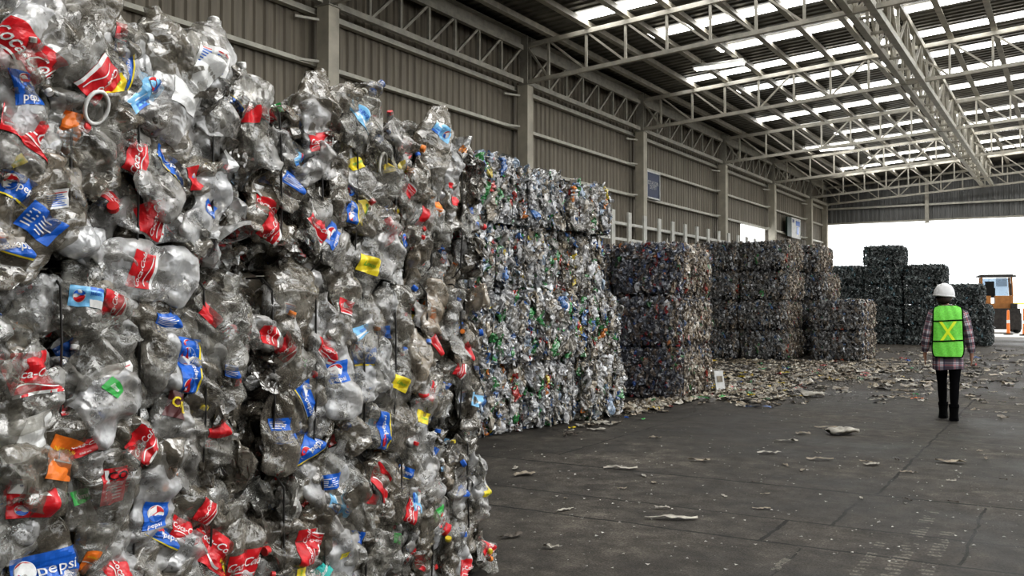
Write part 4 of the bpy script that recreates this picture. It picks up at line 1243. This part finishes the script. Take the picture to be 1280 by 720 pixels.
# ------------------------------------------------------------------ the person walking away
def plaid():
    m, nt, out = new_mat('red black and white plaid cotton'); L = nt.links
    b = nt.nodes.new('ShaderNodeBsdfPrincipled'); b.inputs['Roughness'].default_value = .85
    uv = nt.nodes.new('ShaderNodeUVMap'); uv.uv_map = 'UVMap'; sx = nt.nodes.new('ShaderNodeSeparateXYZ'); L.new(uv.outputs[0], sx.inputs[0])
    def band(axis, freq, width, off=0.0):
        a = nt.nodes.new('ShaderNodeMath'); a.operation = 'MULTIPLY_ADD'; L.new(sx.outputs[axis], a.inputs[0]); a.inputs[1].default_value = freq; a.inputs[2].default_value = off
        f = nt.nodes.new('ShaderNodeMath'); f.operation = 'FRACT'; L.new(a.outputs[0], f.inputs[0])
        l = nt.nodes.new('ShaderNodeMath'); l.operation = 'LESS_THAN'; L.new(f.outputs[0], l.inputs[0]); l.inputs[1].default_value = width
        return l.outputs[0]
    cur = None
    base = nt.nodes.new('ShaderNodeRGB'); base.outputs[0].default_value = (.70, .68, .72, 1); cur = base.outputs[0]
    for axis, freq, width, off, colr, fac in ((0, 10, .42, 0, (.035, .012, .03), .72), (1, 10, .42, 0, (.035, .012, .03), .72), (0, 10, .12, .47, (.4, .02, .03), .6), (1, 10, .12, .47, (.4, .02, .03), .6), (0, 12, .1, .1, (.02, .03, .09), .6), (1, 12, .1, .1, (.02, .02, .07), .6)):
        mx = nt.nodes.new('ShaderNodeMixRGB'); mm = nt.nodes.new('ShaderNodeMath'); mm.operation = 'MULTIPLY'; mm.inputs[1].default_value = fac
        L.new(band(axis, freq, width, off), mm.inputs[0]); L.new(mm.outputs[0], mx.inputs['Fac']); L.new(cur, mx.inputs['Color1']); mx.inputs['Color2'].default_value = (*colr, 1); cur = mx.outputs['Color']
    L.new(cur, b.inputs['Base Color']); L.new(b.outputs['BSDF'], out.inputs['Surface'])
    return m


M['plaid'] = plaid()
M['skin'] = solid('warm skin', (.45, .25, .17), .55, 0, .08, 8)
M['vest'] = solid('lime hi-vis mesh', (.22, .75, .10), .6, 0, .12, 60, .2, emit=.10)  # faint emission brightens the mesh beyond its lit colour
M['vest_yellow'] = solid('yellow reflective tape', (.80, .95, .05), .4, 0, .05, 20, 0, emit=.12)  # faint emission stands in for light caught by the tape
M['black_cloth'] = solid('black cloth', (.004, .004, .005), .9, 0, .2, 20, spec=.1)
M['boot'] = solid('black leather', (.004, .004, .004), .85, 0, .2, 20, spec=.1)
M['helmet'] = solid('white helmet plastic', (.80, .80, .79), .3, 0, .03, 6)
M['hair'] = solid('dark brown hair', (.035, .02, .012), .6, 0, .3, 60, .6)
M['eye'] = solid('eye white', (.7, .7, .68), .3)

PX, PY = floor_xy(1184.5, 524)
person = tag(empty('person', (PX, PY, 0), math.radians(6)), 'person in white helmet, lime vest and plaid shirt walking away down the aisle', 'person')
# skeleton: local +Y is the walking direction, +X to the right in the picture
J = {}; E = []


def jt(n, p, r, par=None):
    J[n] = (len(J), p, r)
    if par: E.append((J[par][0], J[n][0]))


jt('pelvis', (0, 0, .90), (.135, .10)); jt('waist', (0, 0, 1.02), (.115, .085), 'pelvis'); jt('chest', (0, .01, 1.20), (.14, .10), 'waist'); jt('upper', (0, 0, 1.33), (.13, .085), 'chest'); jt('neck', (-.02, .0, 1.415), (.05, .05), 'upper'); jt('skull', (-.042, .02, 1.50), (.058, .06), 'neck')
for s, nm in ((-1, 'l'), (1, 'r')):
    fy = .17 if s < 0 else -.10
    jt(nm + 'hip', (s * .085, 0, .84), (.085, .09), 'pelvis'); jt(nm + 'knee', (s * .072, fy * .45 + .03, .47), (.052, .055), nm + 'hip')
    jt(nm + 'calf', (s * .068, fy * .75, .32), (.048, .052), nm + 'knee'); jt(nm + 'ankle', (s * .062, fy, .09), (.034, .036), nm + 'calf'); jt(nm + 'toe', (s * .068, fy + .15, .035), (.03, .026), nm + 'ankle')
    jt(nm + 'shoulder', (s * .165, 0, 1.345), (.055, .055), 'upper'); jt(nm + 'elbow', (s * .235, -.015 * s, 1.08), (.040, .040), nm + 'shoulder')
    jt(nm + 'wrist', (s * .268, .05, .86), (.026, .022), nm + 'elbow'); jt(nm + 'palm', (s * .272, .06, .80), (.020, .034), nm + 'wrist')
    for k, (dy, ln) in enumerate(((.028, .070), (.010, .082), (-.008, .076), (-.025, .060))):
        b0 = (s * .273, .062 + dy, .765)
        jt(f'{nm}f{k}a', b0, (.0085, .0085), nm + 'palm'); jt(f'{nm}f{k}b', (s * .270, .064 + dy * 1.05, .765 - ln * .5), (.008, .008), f'{nm}f{k}a'); jt(f'{nm}f{k}c', (s * .262, .066 + dy, .765 - ln), (.0065, .0065), f'{nm}f{k}b')
    jt(nm + 't0', (s * .262, .095, .80), (.010, .010), nm + 'palm'); jt(nm + 't1', (s * .258, .108, .765), (.0085, .0085), nm + 't0'); jt(nm + 't2', (s * .256, .108, .742), (.007, .007), nm + 't1')
me = bpy.data.meshes.new('body'); me.from_pydata([v[1] for v in J.values()], E, [])
bo = bpy.data.objects.new('body', me); COL.objects.link(bo)
sk = bo.modifiers.new('skin', 'SKIN'); sk.use_smooth_shade = True
for (i, p, r) in J.values():
    me.skin_vertices[0].data[i].radius = r
    me.skin_vertices[0].data[i].use_root = (i == 0)
sb = bo.modifiers.new('sub', 'SUBSURF'); sb.levels = 2; sb.render_levels = 2
dg = bpy.context.evaluated_depsgraph_get()
bme = bpy.data.meshes.new_from_object(bo.evaluated_get(dg)); bpy.data.objects.remove(bo)
# head with face joined into the same mesh
bm = bmesh.new(); bm.from_mesh(bme)
V, Fq = [], []
na, nt_ = 32, 26
for j in range(nt_):
    ph = PI * j / (nt_ - 1)
    for i in range(na):
        th = 2 * PI * i / na
        x, y, z = .073 * math.sin(ph) * math.cos(th), .092 * math.sin(ph) * math.sin(th), .112 * math.cos(ph)
        if z < 0: x *= 1 + z * 2.2; y *= (1 + z * .8)
        if y > 0:
            y += .024 * math.exp(-((x / .013) ** 2 + ((z + .012) / .02) ** 2)) + .008 * math.exp(-((x / .022) ** 2 + ((z + .05) / .010) ** 2)) + .010 * math.exp(-((x / .03) ** 2 + ((z + .085) / .018) ** 2))
            y -= .010 * (math.exp(-(((abs(x) - .03) / .014) ** 2 + ((z - .012) / .012) ** 2)))
        V.append(bm.verts.new((x - .042, y + .025, z + 1.555)))
for j in range(nt_ - 1):
    for i in range(na):
        q = [V[j * na + i], V[j * na + (i + 1) % na], V[(j + 1) * na + (i + 1) % na], V[(j + 1) * na + i]]
        try: bm.faces.new(q)
        except Exception: pass
for s in (-1, 1):    # ears
    rr = bmesh.ops.create_uvsphere(bm, u_segments=12, v_segments=8, radius=1)
    for v in rr['verts']: v.co = Vector((v.co.x * .011 + s * .077 - .042, v.co.y * .019 + .018, v.co.z * .031 + 1.545))
bmesh.ops.remove_doubles(bm, verts=bm.verts[:], dist=.0004)
bm.to_mesh(bme); bm.free(); bme.materials.clear(); bme.materials.append(M['skin'])
for p in bme.polygons: p.use_smooth = True
bme.name = 'body'; link('body', bme, person)
for s in (-1, 1):
    bm = bmesh.new(); bmesh.ops.create_uvsphere(bm, u_segments=12, v_segments=8, radius=.012); m2 = bpy.data.meshes.new('eye'); bm.to_mesh(m2); bm.free(); m2.materials.append(M['eye'])
    link('eye', m2, person, Matrix.Translation((s * .03 - .042, .105, 1.567)))


def ell(cx, cy, cz, rx, ry, n=32, p=2.4, tilt=0.0):
    out = []
    for k in range(n):
        a = 2 * PI * k / n - PI / 2; c, s = math.cos(a), math.sin(a)
        x = rx * math.copysign(abs(c) ** (2 / p), c); y = ry * math.copysign(abs(s) ** (2 / p), s)
        out.append((cx + x, cy + y, cz + tilt * x))
    return out


def uv_loft(name, rings, mat, parent, cap=False, smooth=True, ulen=None, v0=0.0):
    """lofted tube with UVs in metres"""
    n = len(rings[0]); bm = bmesh.new(); uvl = bm.loops.layers.uv.new('UVMap')
    vv = [[bm.verts.new(p) for p in r] for r in rings]
    L = [v0]
    for i in range(1, len(rings)):
        L.append(L[-1] + (sum((Vector(p) for p in rings[i]), Vector()) / n - sum((Vector(p) for p in rings[i - 1]), Vector()) / n).length)
    per = ulen or sum((Vector(rings[len(rings) // 2][k]) - Vector(rings[len(rings) // 2][k - 1])).length for k in range(n))
    for i in range(len(rings) - 1):
        for k in range(n):
            f = bm.faces.new((vv[i][k], vv[i][(k + 1) % n], vv[i + 1][(k + 1) % n], vv[i + 1][k])); f.smooth = smooth
            for lp, (kk, ii) in zip(f.loops, ((k, i), (k + 1, i), (k + 1, i + 1), (k, i + 1))): lp[uvl].uv = (kk / n * per, L[ii])
    if cap:
        for r in (vv[0], vv[-1]):
            f = bm.faces.new(r if r is vv[-1] else r[::-1])
    me = bpy.data.meshes.new(name); bm.to_mesh(me); bm.free(); me.materials.append(mat)
    return link(name, me, parent)


def ring_about(c, t, rx, ry, n=20, wob=0.0, seed=0):
    """ring centred c, perpendicular to t"""
    t = Vector(t).normalized(); a = t.cross(Vector((0, 1, 0))).normalized(); b = t.cross(a).normalized(); out = []
    for k in range(n):
        th = 2 * PI * k / n; w = 1 + wob * math.sin(3 * th + seed)
        out.append(tuple(Vector(c) + a * rx * w * math.cos(th) + b * ry * w * math.sin(th)))
    return out


# shirt: long loose tunic body with sleeves
R_ = [ell(0, 0, .64, .178, .125, 40), ell(0, 0, .70, .180, .128, 40), ell(0, 0, .80, .180, .130, 40), ell(0, 0, .92, .170, .128, 40), ell(0, .0, 1.05, .160, .118, 40), ell(0, 0, 1.2, .168, .120, 40), ell(0, 0, 1.30, .176, .108, 40), ell(0, 0, 1.36, .168, .095, 40), ell(0, 0, 1.40, .125, .08, 40), ell(0, 0, 1.425, .068, .066, 40), ell(0, 0, 1.45, .060, .060, 40)]
for i, r in enumerate(R_[:5]):   # hem folds
    R_[i] = [(x * (1 + .035 * math.sin(k * PI / 40 * 14 + 1)), y * (1 + .05 * math.sin(k * PI / 40 * 18)), z + (.012 * math.sin(k * PI / 10) if i == 0 else 0)) for k, (x, y, z) in enumerate(r)]
shirt = uv_loft('shirt', R_, M['plaid'], person)
for s in (-1, 1):
    pts = [((s * .135, 0, 1.37), .05), ((s * .168, 0, 1.345), .066), ((s * .198, -.003, 1.25), .064), ((s * .222, -.008, 1.16), .058), ((s * .238, -.012, 1.08), .056), ((s * .252, .005, 1.00), .056), ((s * .262, .028, .93), .050), ((s * .268, .045, .875), .042), ((s * .268, .048, .855), .036)]
    rings = []
    for i, (c, r) in enumerate(pts):
        a = Vector(pts[min(i + 1, len(pts) - 1)][0]) - Vector(pts[max(i - 1, 0)][0])
        rings.append(ring_about(c, a, r, r, 20, .05, i))
    uv_loft('sleeve', rings, M['plaid'], shirt)
# collar
uv_loft('collar', [ell(0, 0, 1.43, .068, .066, 24), ell(0, 0, 1.462, .062, .06, 24), ell(0, 0, 1.435, .080, .078, 24)], M['plaid'], shirt)

# leggings, legs separate
for s in (-1, 1):
    fy = .17 if s < 0 else -.10
    pts = [((s * .07, 0, .90), .10, .10), ((s * .078, 0, .80), .088, .092), ((s * .078, fy * .2, .66), .074, .080), ((s * .072, fy * .45 + .03, .47), .057, .060), ((s * .070, fy * .62, .38), .055, .060), ((s * .067, fy * .78, .28), .052, .056), ((s * .063, fy * .95, .15), .040, .042)]
    rings = [ring_about(c, Vector(pts[min(i + 1, len(pts) - 1)][0]) - Vector(pts[max(i - 1, 0)][0]), rx, ry, 20) for i, (c, rx, ry) in enumerate(pts)]
    uv_loft('legging', rings, M['black_cloth'], person)
    # boot: shaft and foot lofted along the sole
    mb = MB()
    x0 = s * .062
    heel = .045 if s > 0 else 0.0      # trailing foot rolls on the toe
    rings = [ell(x0, fy, .20, .052, .056, 20), ell(x0, fy, .15, .056, .060, 20), ell(x0, fy + .005, .10, .050, .066, 20), ell(x0, fy + .035, .06, .052, .105, 20), ell(x0, fy + .055, .03, .054, .135, 20), ell(x0, fy + .055, .005, .055, .138, 20)]
    mb.loft(rings)
    b = mb.build('boot', M['boot'], person, True)
    mb = MB(); mb.loft([ell(x0, fy + .055, .018, .058, .142, 20), ell(x0, fy + .055, .0, .057, .140, 20)]); mb.box((x0, fy - .055, .02), (.07, .055, .038)); mb.build('sole', M['black_cloth'], b)
    mb = MB(); mb.loft([ell(x0, fy, .205, .058, .062, 20), ell(x0, fy, .175, .062, .066, 20), ell(x0, fy, .16, .056, .06, 20)], 0, False); mb.build('cuff', M['black_cloth'], b)


# vest: back panel and front panel, open sides, arm holes
def vest_w(z):
    return np.interp(z, [.80, .84, .90, 1.1, 1.3, 1.38, 1.425, 1.45], [.16, .178, .185, .176, .172, .170, .158, .112])


def torso_y(x, z, off):
    rx = np.interp(z, [.64, .92, 1.05, 1.2, 1.3, 1.36, 1.40, 1.45], [.20, .192, .182, .188, .196, .190, .16, .12]); ry = np.interp(z, [.64, .92, 1.05, 1.2, 1.3, 1.36, 1.40, 1.45], [.138, .138, .128, .13, .118, .105, .088, .068])
    return (ry + off) * (1 - min(1, abs(x / (rx + .015))) ** 2.6) ** (1 / 2.6)


vest = None
for sgn, nm in ((-1, 'back_panel'), (1, 'front_panel')):
    bm = bmesh.new(); nx, nz = 25, 31; vv = []
    for j in range(nz):
        z = .80 + (1.45 - .80) * j / (nz - 1); row = []
        for i in range(nx):
            x = (i / (nx - 1) * 2 - 1) * vest_w(z) * .99
            row.append(bm.verts.new((x, sgn * torso_y(x, z, .014 + .004 * math.sin(i * .9 + j * .35)), z)))
        vv.append(row)
    for j in range(nz - 1):
        for i in range(nx - 1):
            f = bm.faces.new((vv[j][i], vv[j][i + 1], vv[j + 1][i + 1], vv[j + 1][i])); f.smooth = True
    edge = [vv[j][0].co.copy() for j in range(nz)][::-1] + [vv[0][i].co.copy() for i in range(nx)] + [vv[j][-1].co.copy() for j in range(nz)]
    me = bpy.data.meshes.new(nm); bm.to_mesh(me); bm.free(); me.materials.append(M['vest'])
    if vest is None:
        vest = link('safety_vest', me, person); par = vest
    else: link(nm, me, vest)
    mb = MB(); mb.tube([(p.x, p.y + sgn * .003, p.z) for p in edge], .0075, 6); mb.build('black_trim', M['black_cloth'], vest, True)
    for zz in (1.26, 1.005):
        mb = MB(); mb.tube([(x, sgn * (torso_y(x, zz, .022)), zz + .008 * math.sin(x * 9)) for x in np.linspace(-vest_w(zz), vest_w(zz), 15)], .009, 6); mb.build('black_band', M['black_cloth'], vest, True)
    if sgn < 0:
        for dx in (-1, 1):
            V, Fq = [], []
            for i in range(15):
                t = i / 14; z = 1.25 - .24 * t; x = dx * (-.085 + .155 * t)
                for w in (-.019, .019):
                    xx = x + w; V.append((xx, -torso_y(xx, z, .021 + (.003 if dx > 0 else 0)), z))
            for i in range(14): Fq.append((2 * i, 2 * i + 1, 2 * i + 3, 2 * i + 2))
            mb = MB(); mb.add(V, Fq); mb.build('reflective_strip', M['vest_yellow'], vest, True)

# hair under the helmet
mb = MB(); rings = []
for z, rx, ry, dy in ((1.60, .080, .088, .008), (1.56, .084, .092, .002), (1.52, .083, .085, -.008), (1.495, .074, .06, -.022), (1.478, .05, .035, -.034), (1.47, .02, .015, -.04)):
    rings.append([(x, y if y < .03 else .03, zz) for x, y, zz in ell(-.042, .0 + dy, z, rx, ry, 28, 2)])
mb.loft(rings); mb.build('hair', M['hair'], person, True)

# hard hat
hh = empty('hard_hat', (0, 0, 0), 0); hh.parent = person
mb = MB(); rings = []
HX, HY, HZ = -.042, .03, 1.575
Rt = Euler((math.radians(-3), math.radians(4), math.radians(-28))).to_matrix()


def hp(x, y, z): return tuple(Rt @ Vector((x, y, z)) + Vector((HX, HY, HZ)))


for j in range(15):
    ph = j / 14 * PI / 2; rr = math.cos(ph) ** .75 if j < 14 else 0.02; z = .158 * math.sin(ph)
    ring = []
    for k in range(40):
        a = 2 * PI * k / 40; rx, ry = .122 * rr, .142 * rr
        x, y = rx * math.cos(a), ry * math.sin(a)
        zz = z + .008 * math.exp(-(x / .014) ** 2) * (math.sin(ph) > .2)
        ring.append(hp(x, y, zz))
    rings.append(ring)
mb.loft(rings); mb.build('shell', M['helmet'], hh, True)
mb = MB(); r0, r1, r2 = [], [], []
for k in range(48):
    a = 2 * PI * k / 48; pk = max(0, math.sin(a)) ** 3 * .045
    r0.append(hp(.121 * math.cos(a), .141 * math.sin(a), .012)); r1.append(hp((.134) * math.cos(a), (.154 + pk) * math.sin(a), -.006 - pk * .25)); r2.append(hp(.120 * math.cos(a), .140 * math.sin(a), -.012))
mb.loft([r0, r1, r2], 0, False); mb.build('brim', M['helmet'], hh, True)
mb = MB(); mb.tube([hp(.085 * math.cos(a), .10 * math.sin(a) - .004, -.03) for a in np.linspace(PI * 1.05, PI * 1.95, 12)], .012, 6); mb.build('headband', M['black_cloth'], hh, True)

# ------------------------------------------------------------------ loader and things outside
M['orange_paint'] = solid('orange machine paint', (.36, .16, .045), .45, 0, .15, 5)
M['dark_metal'] = solid('dark oily metal', (.035, .032, .03), .5, .3, .3, 8)
M['tyre'] = solid('black rubber', (.02, .02, .02), .8, 0, .2, 12)
m, nt, out = new_mat('cab glass'); g = nt.nodes.new('ShaderNodeBsdfGlossy'); g.inputs['Roughness'].default_value = .05; t = nt.nodes.new('ShaderNodeBsdfTransparent'); t.inputs['Color'].default_value = (.75, .8, .85, 1)
mx = nt.nodes.new('ShaderNodeMixShader'); mx.inputs['Fac'].default_value = .15; nt.links.new(t.outputs[0], mx.inputs[1]); nt.links.new(g.outputs[0], mx.inputs[2]); nt.links.new(mx.outputs[0], out.inputs['Surface']); M['glass'] = m
lx, ly = floor_xy(1243, 416)
e = tag(empty('wheel_loader', (lx, ly + .9, 0), math.radians(8)), 'orange wheel loader with dark cab roof parked outside beyond the dark bales', 'loader')
mb = MB(); mb.box((0, 0, 1.15), (1.7, 2.6, .7)); mb.box((0, -1.0, .95), (1.5, .8, .5)); mb.box((-.55, -.55, 1.68), (.5, 1.2, .42)); mb.box((.3, -.7, 1.68), (.8, .9, .42)); mb.build('chassis', M['orange_paint'], e)
mb = MB()
for sx in (-.72, .72):
    for sy in (-.55, .65): mb.bar((sx, sy, 1.85), (sx * .94, sy, 2.85), .09)
mb.build('cab_frame', M['orange_paint'], e)
mb = MB(); mb.box((0, .05, 2.9), (1.75, 1.6, .08)); mb.box((0, .05, 2.96), (1.5, 1.3, .05)); mb.build('cab_roof', M['dark_metal'], e)
mb = MB(); mb.box((0, -.57, 2.35), (1.3, .015, .9)); mb.box((0, .67, 2.35), (1.3, .015, .9)); mb.build('window', M['glass'], e)
mb = MB(); mb.box((-.25, .15, 2.05), (.45, .5, .5)); mb.box((-.25, .38, 2.4), (.42, .1, .5)); mb.build('driver_seat', M['tyre'], e)
for sx in (-.85, .85):
    for sy in (-1.0, 1.0):
        mb = MB(); rings = []
        for xx, r in ((-.19, .42), (-.16, .54), (-.05, .58), (.05, .58), (.16, .54), (.19, .42)):
            rings.append([(sx + xx, sy + r * math.cos(2 * PI * k / 24) * (1 + .025 * (k % 2)), .58 + r * math.sin(2 * PI * k / 24) * (1 + .025 * (k % 2)) * .99) for k in range(24)])
        mb.loft(rings); w = mb.build('wheel', M['tyre'], e)
        mb = MB(); mb.tube([(sx - .2, sy, .58), (sx + .2, sy, .58)], .26, 16); mb.build('hub', M['orange_paint'], w)
mb = MB(); mb.box((0, -1.55, .75), (1.9, .35, 1.0)); mb.box((0, -1.75, .6), (2.0, .1, .8)); mb.box((.7, -1.45, 1.35), (.3, .2, .3)); mb.build('counterweight', M['dark_metal'], e)
mb = MB(); mb.bar((.6, -1.2, 1.9), (.6, -1.2, 2.5), .06); mb.build('exhaust_pipe', M['dark_metal'], e)


def outside(u, y): 
    a_ = (u - 640) / F_PX; zc_ = y / (a_ * SN + CS); return zc_ * (a_ * CS - SN)


for u, yy, hgt, lab in ((1260, 50.6, 1.15, 'slim orange red marker post standing beside the loader'), (1280, 49.5, 1.25, 'orange marker post at the right edge outside')):
    e = tag(empty('marker_post', (outside(u, yy), yy, 0)), lab, 'post')
    mb = MB(); mb.loft([ell(0, 0, z, r, r, 14, 2) for z, r in ((0, .09), (.1, .08), (hgt, .055), (hgt + .03, .03))]); mb.build('tube', M['lab_orange'], e, True)
    mb = MB(); mb.loft([ell(0, 0, 0, .22, .22, 14, 2), ell(0, 0, .05, .2, .2, 14, 2)]); mb.build('foot', M['tyre'], e)
    mb = MB(); mb.loft([ell(0, 0, .55, .073, .073, 14, 2), ell(0, 0, .7, .069, .069, 14, 2)], 0, False); mb.build('reflective_band', M['lab_white'], e, True)
bx_ = outside(1290, 95)
M['facade'] = solid('pale glowing facade', (.78, .78, .76), .8, 0, .04, 1, 0, emit=1.2)  # emission stands in for strong daylight on the walls
M['facade_win'] = solid('grey glowing panes', (.35, .36, .37), .3, 0, .05, 1, 0, emit=.9)  # panes glow too, to match the bright walls
e = tag(empty('office_building', (bx_, 95, 0)), 'pale low building with grey windows in the distance outside', 'building')
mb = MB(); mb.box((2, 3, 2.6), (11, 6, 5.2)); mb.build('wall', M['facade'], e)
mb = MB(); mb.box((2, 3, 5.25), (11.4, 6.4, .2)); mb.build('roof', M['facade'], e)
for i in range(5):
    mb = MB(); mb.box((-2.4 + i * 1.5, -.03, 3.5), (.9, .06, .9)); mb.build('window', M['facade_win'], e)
mb = MB(); mb.box((1, -1.2, 1.5), (7, .15, .12)); mb.build('yellow_band', M['lab_yellow'], e)
# shrub by the loader
# ------------------------------------------------------------------ light
w = bpy.data.worlds.new('sky'); scene.world = w; w.use_nodes = True
nt = w.node_tree; nt.nodes.clear(); out = nt.nodes.new('ShaderNodeOutputWorld'); bg = nt.nodes.new('ShaderNodeBackground')
bg.inputs['Color'].default_value = (.95, .98, 1.0, 1); bg.inputs['Strength'].default_value = 2.2
nt.links.new(bg.outputs[0], out.inputs['Surface'])
sd = bpy.data.lights.new('sun', 'SUN'); sd.energy = 3.0; sd.angle = .02; so = bpy.data.objects.new('sun', sd); COL.objects.link(so)
so.rotation_euler = Vector((.25, .75, 1.25)).to_track_quat('Z', 'Y').to_euler()


def area(name, loc, target, sx, sy, power, color=(1, 1, 1)):
    l = bpy.data.lights.new(name, 'AREA'); l.shape = 'RECTANGLE'; l.size = sx; l.size_y = sy; l.energy = power; l.color = color
    o = bpy.data.objects.new(name, l); COL.objects.link(o); o.location = loc
    o.rotation_euler = (Vector(loc) - Vector(target)).to_track_quat('Z', 'Y').to_euler()
    return o


area('overhead fill near', (.2, 3.2, 7.4), (-2.6, 3.0, 1.6), 4, 7, 430, (1, .99, .97))  # added lamp out of view, lights the near bales from above
area('side fill', (13, 12, 4.5), (-6, 14, 1), 22, 6, 480, (.98, .99, 1))  # added lamp out of view, brightens the hall from the right

scene.view_settings.view_transform = 'Standard'
scene.view_settings.look = 'Medium High Contrast'
scene.view_settings.exposure = 0.18
cy_ = scene.cycles
cy_.max_bounces = 7; cy_.diffuse_bounces = 3; cy_.glossy_bounces = 3; cy_.transmission_bounces = 4; cy_.transparent_max_bounces = 14
cy_.caustics_reflective = False; cy_.caustics_refractive = False; cy_.sample_clamp_indirect = 6.0
cy_.use_denoising = True
cy_.use_adaptive_sampling = True; cy_.adaptive_threshold = .02
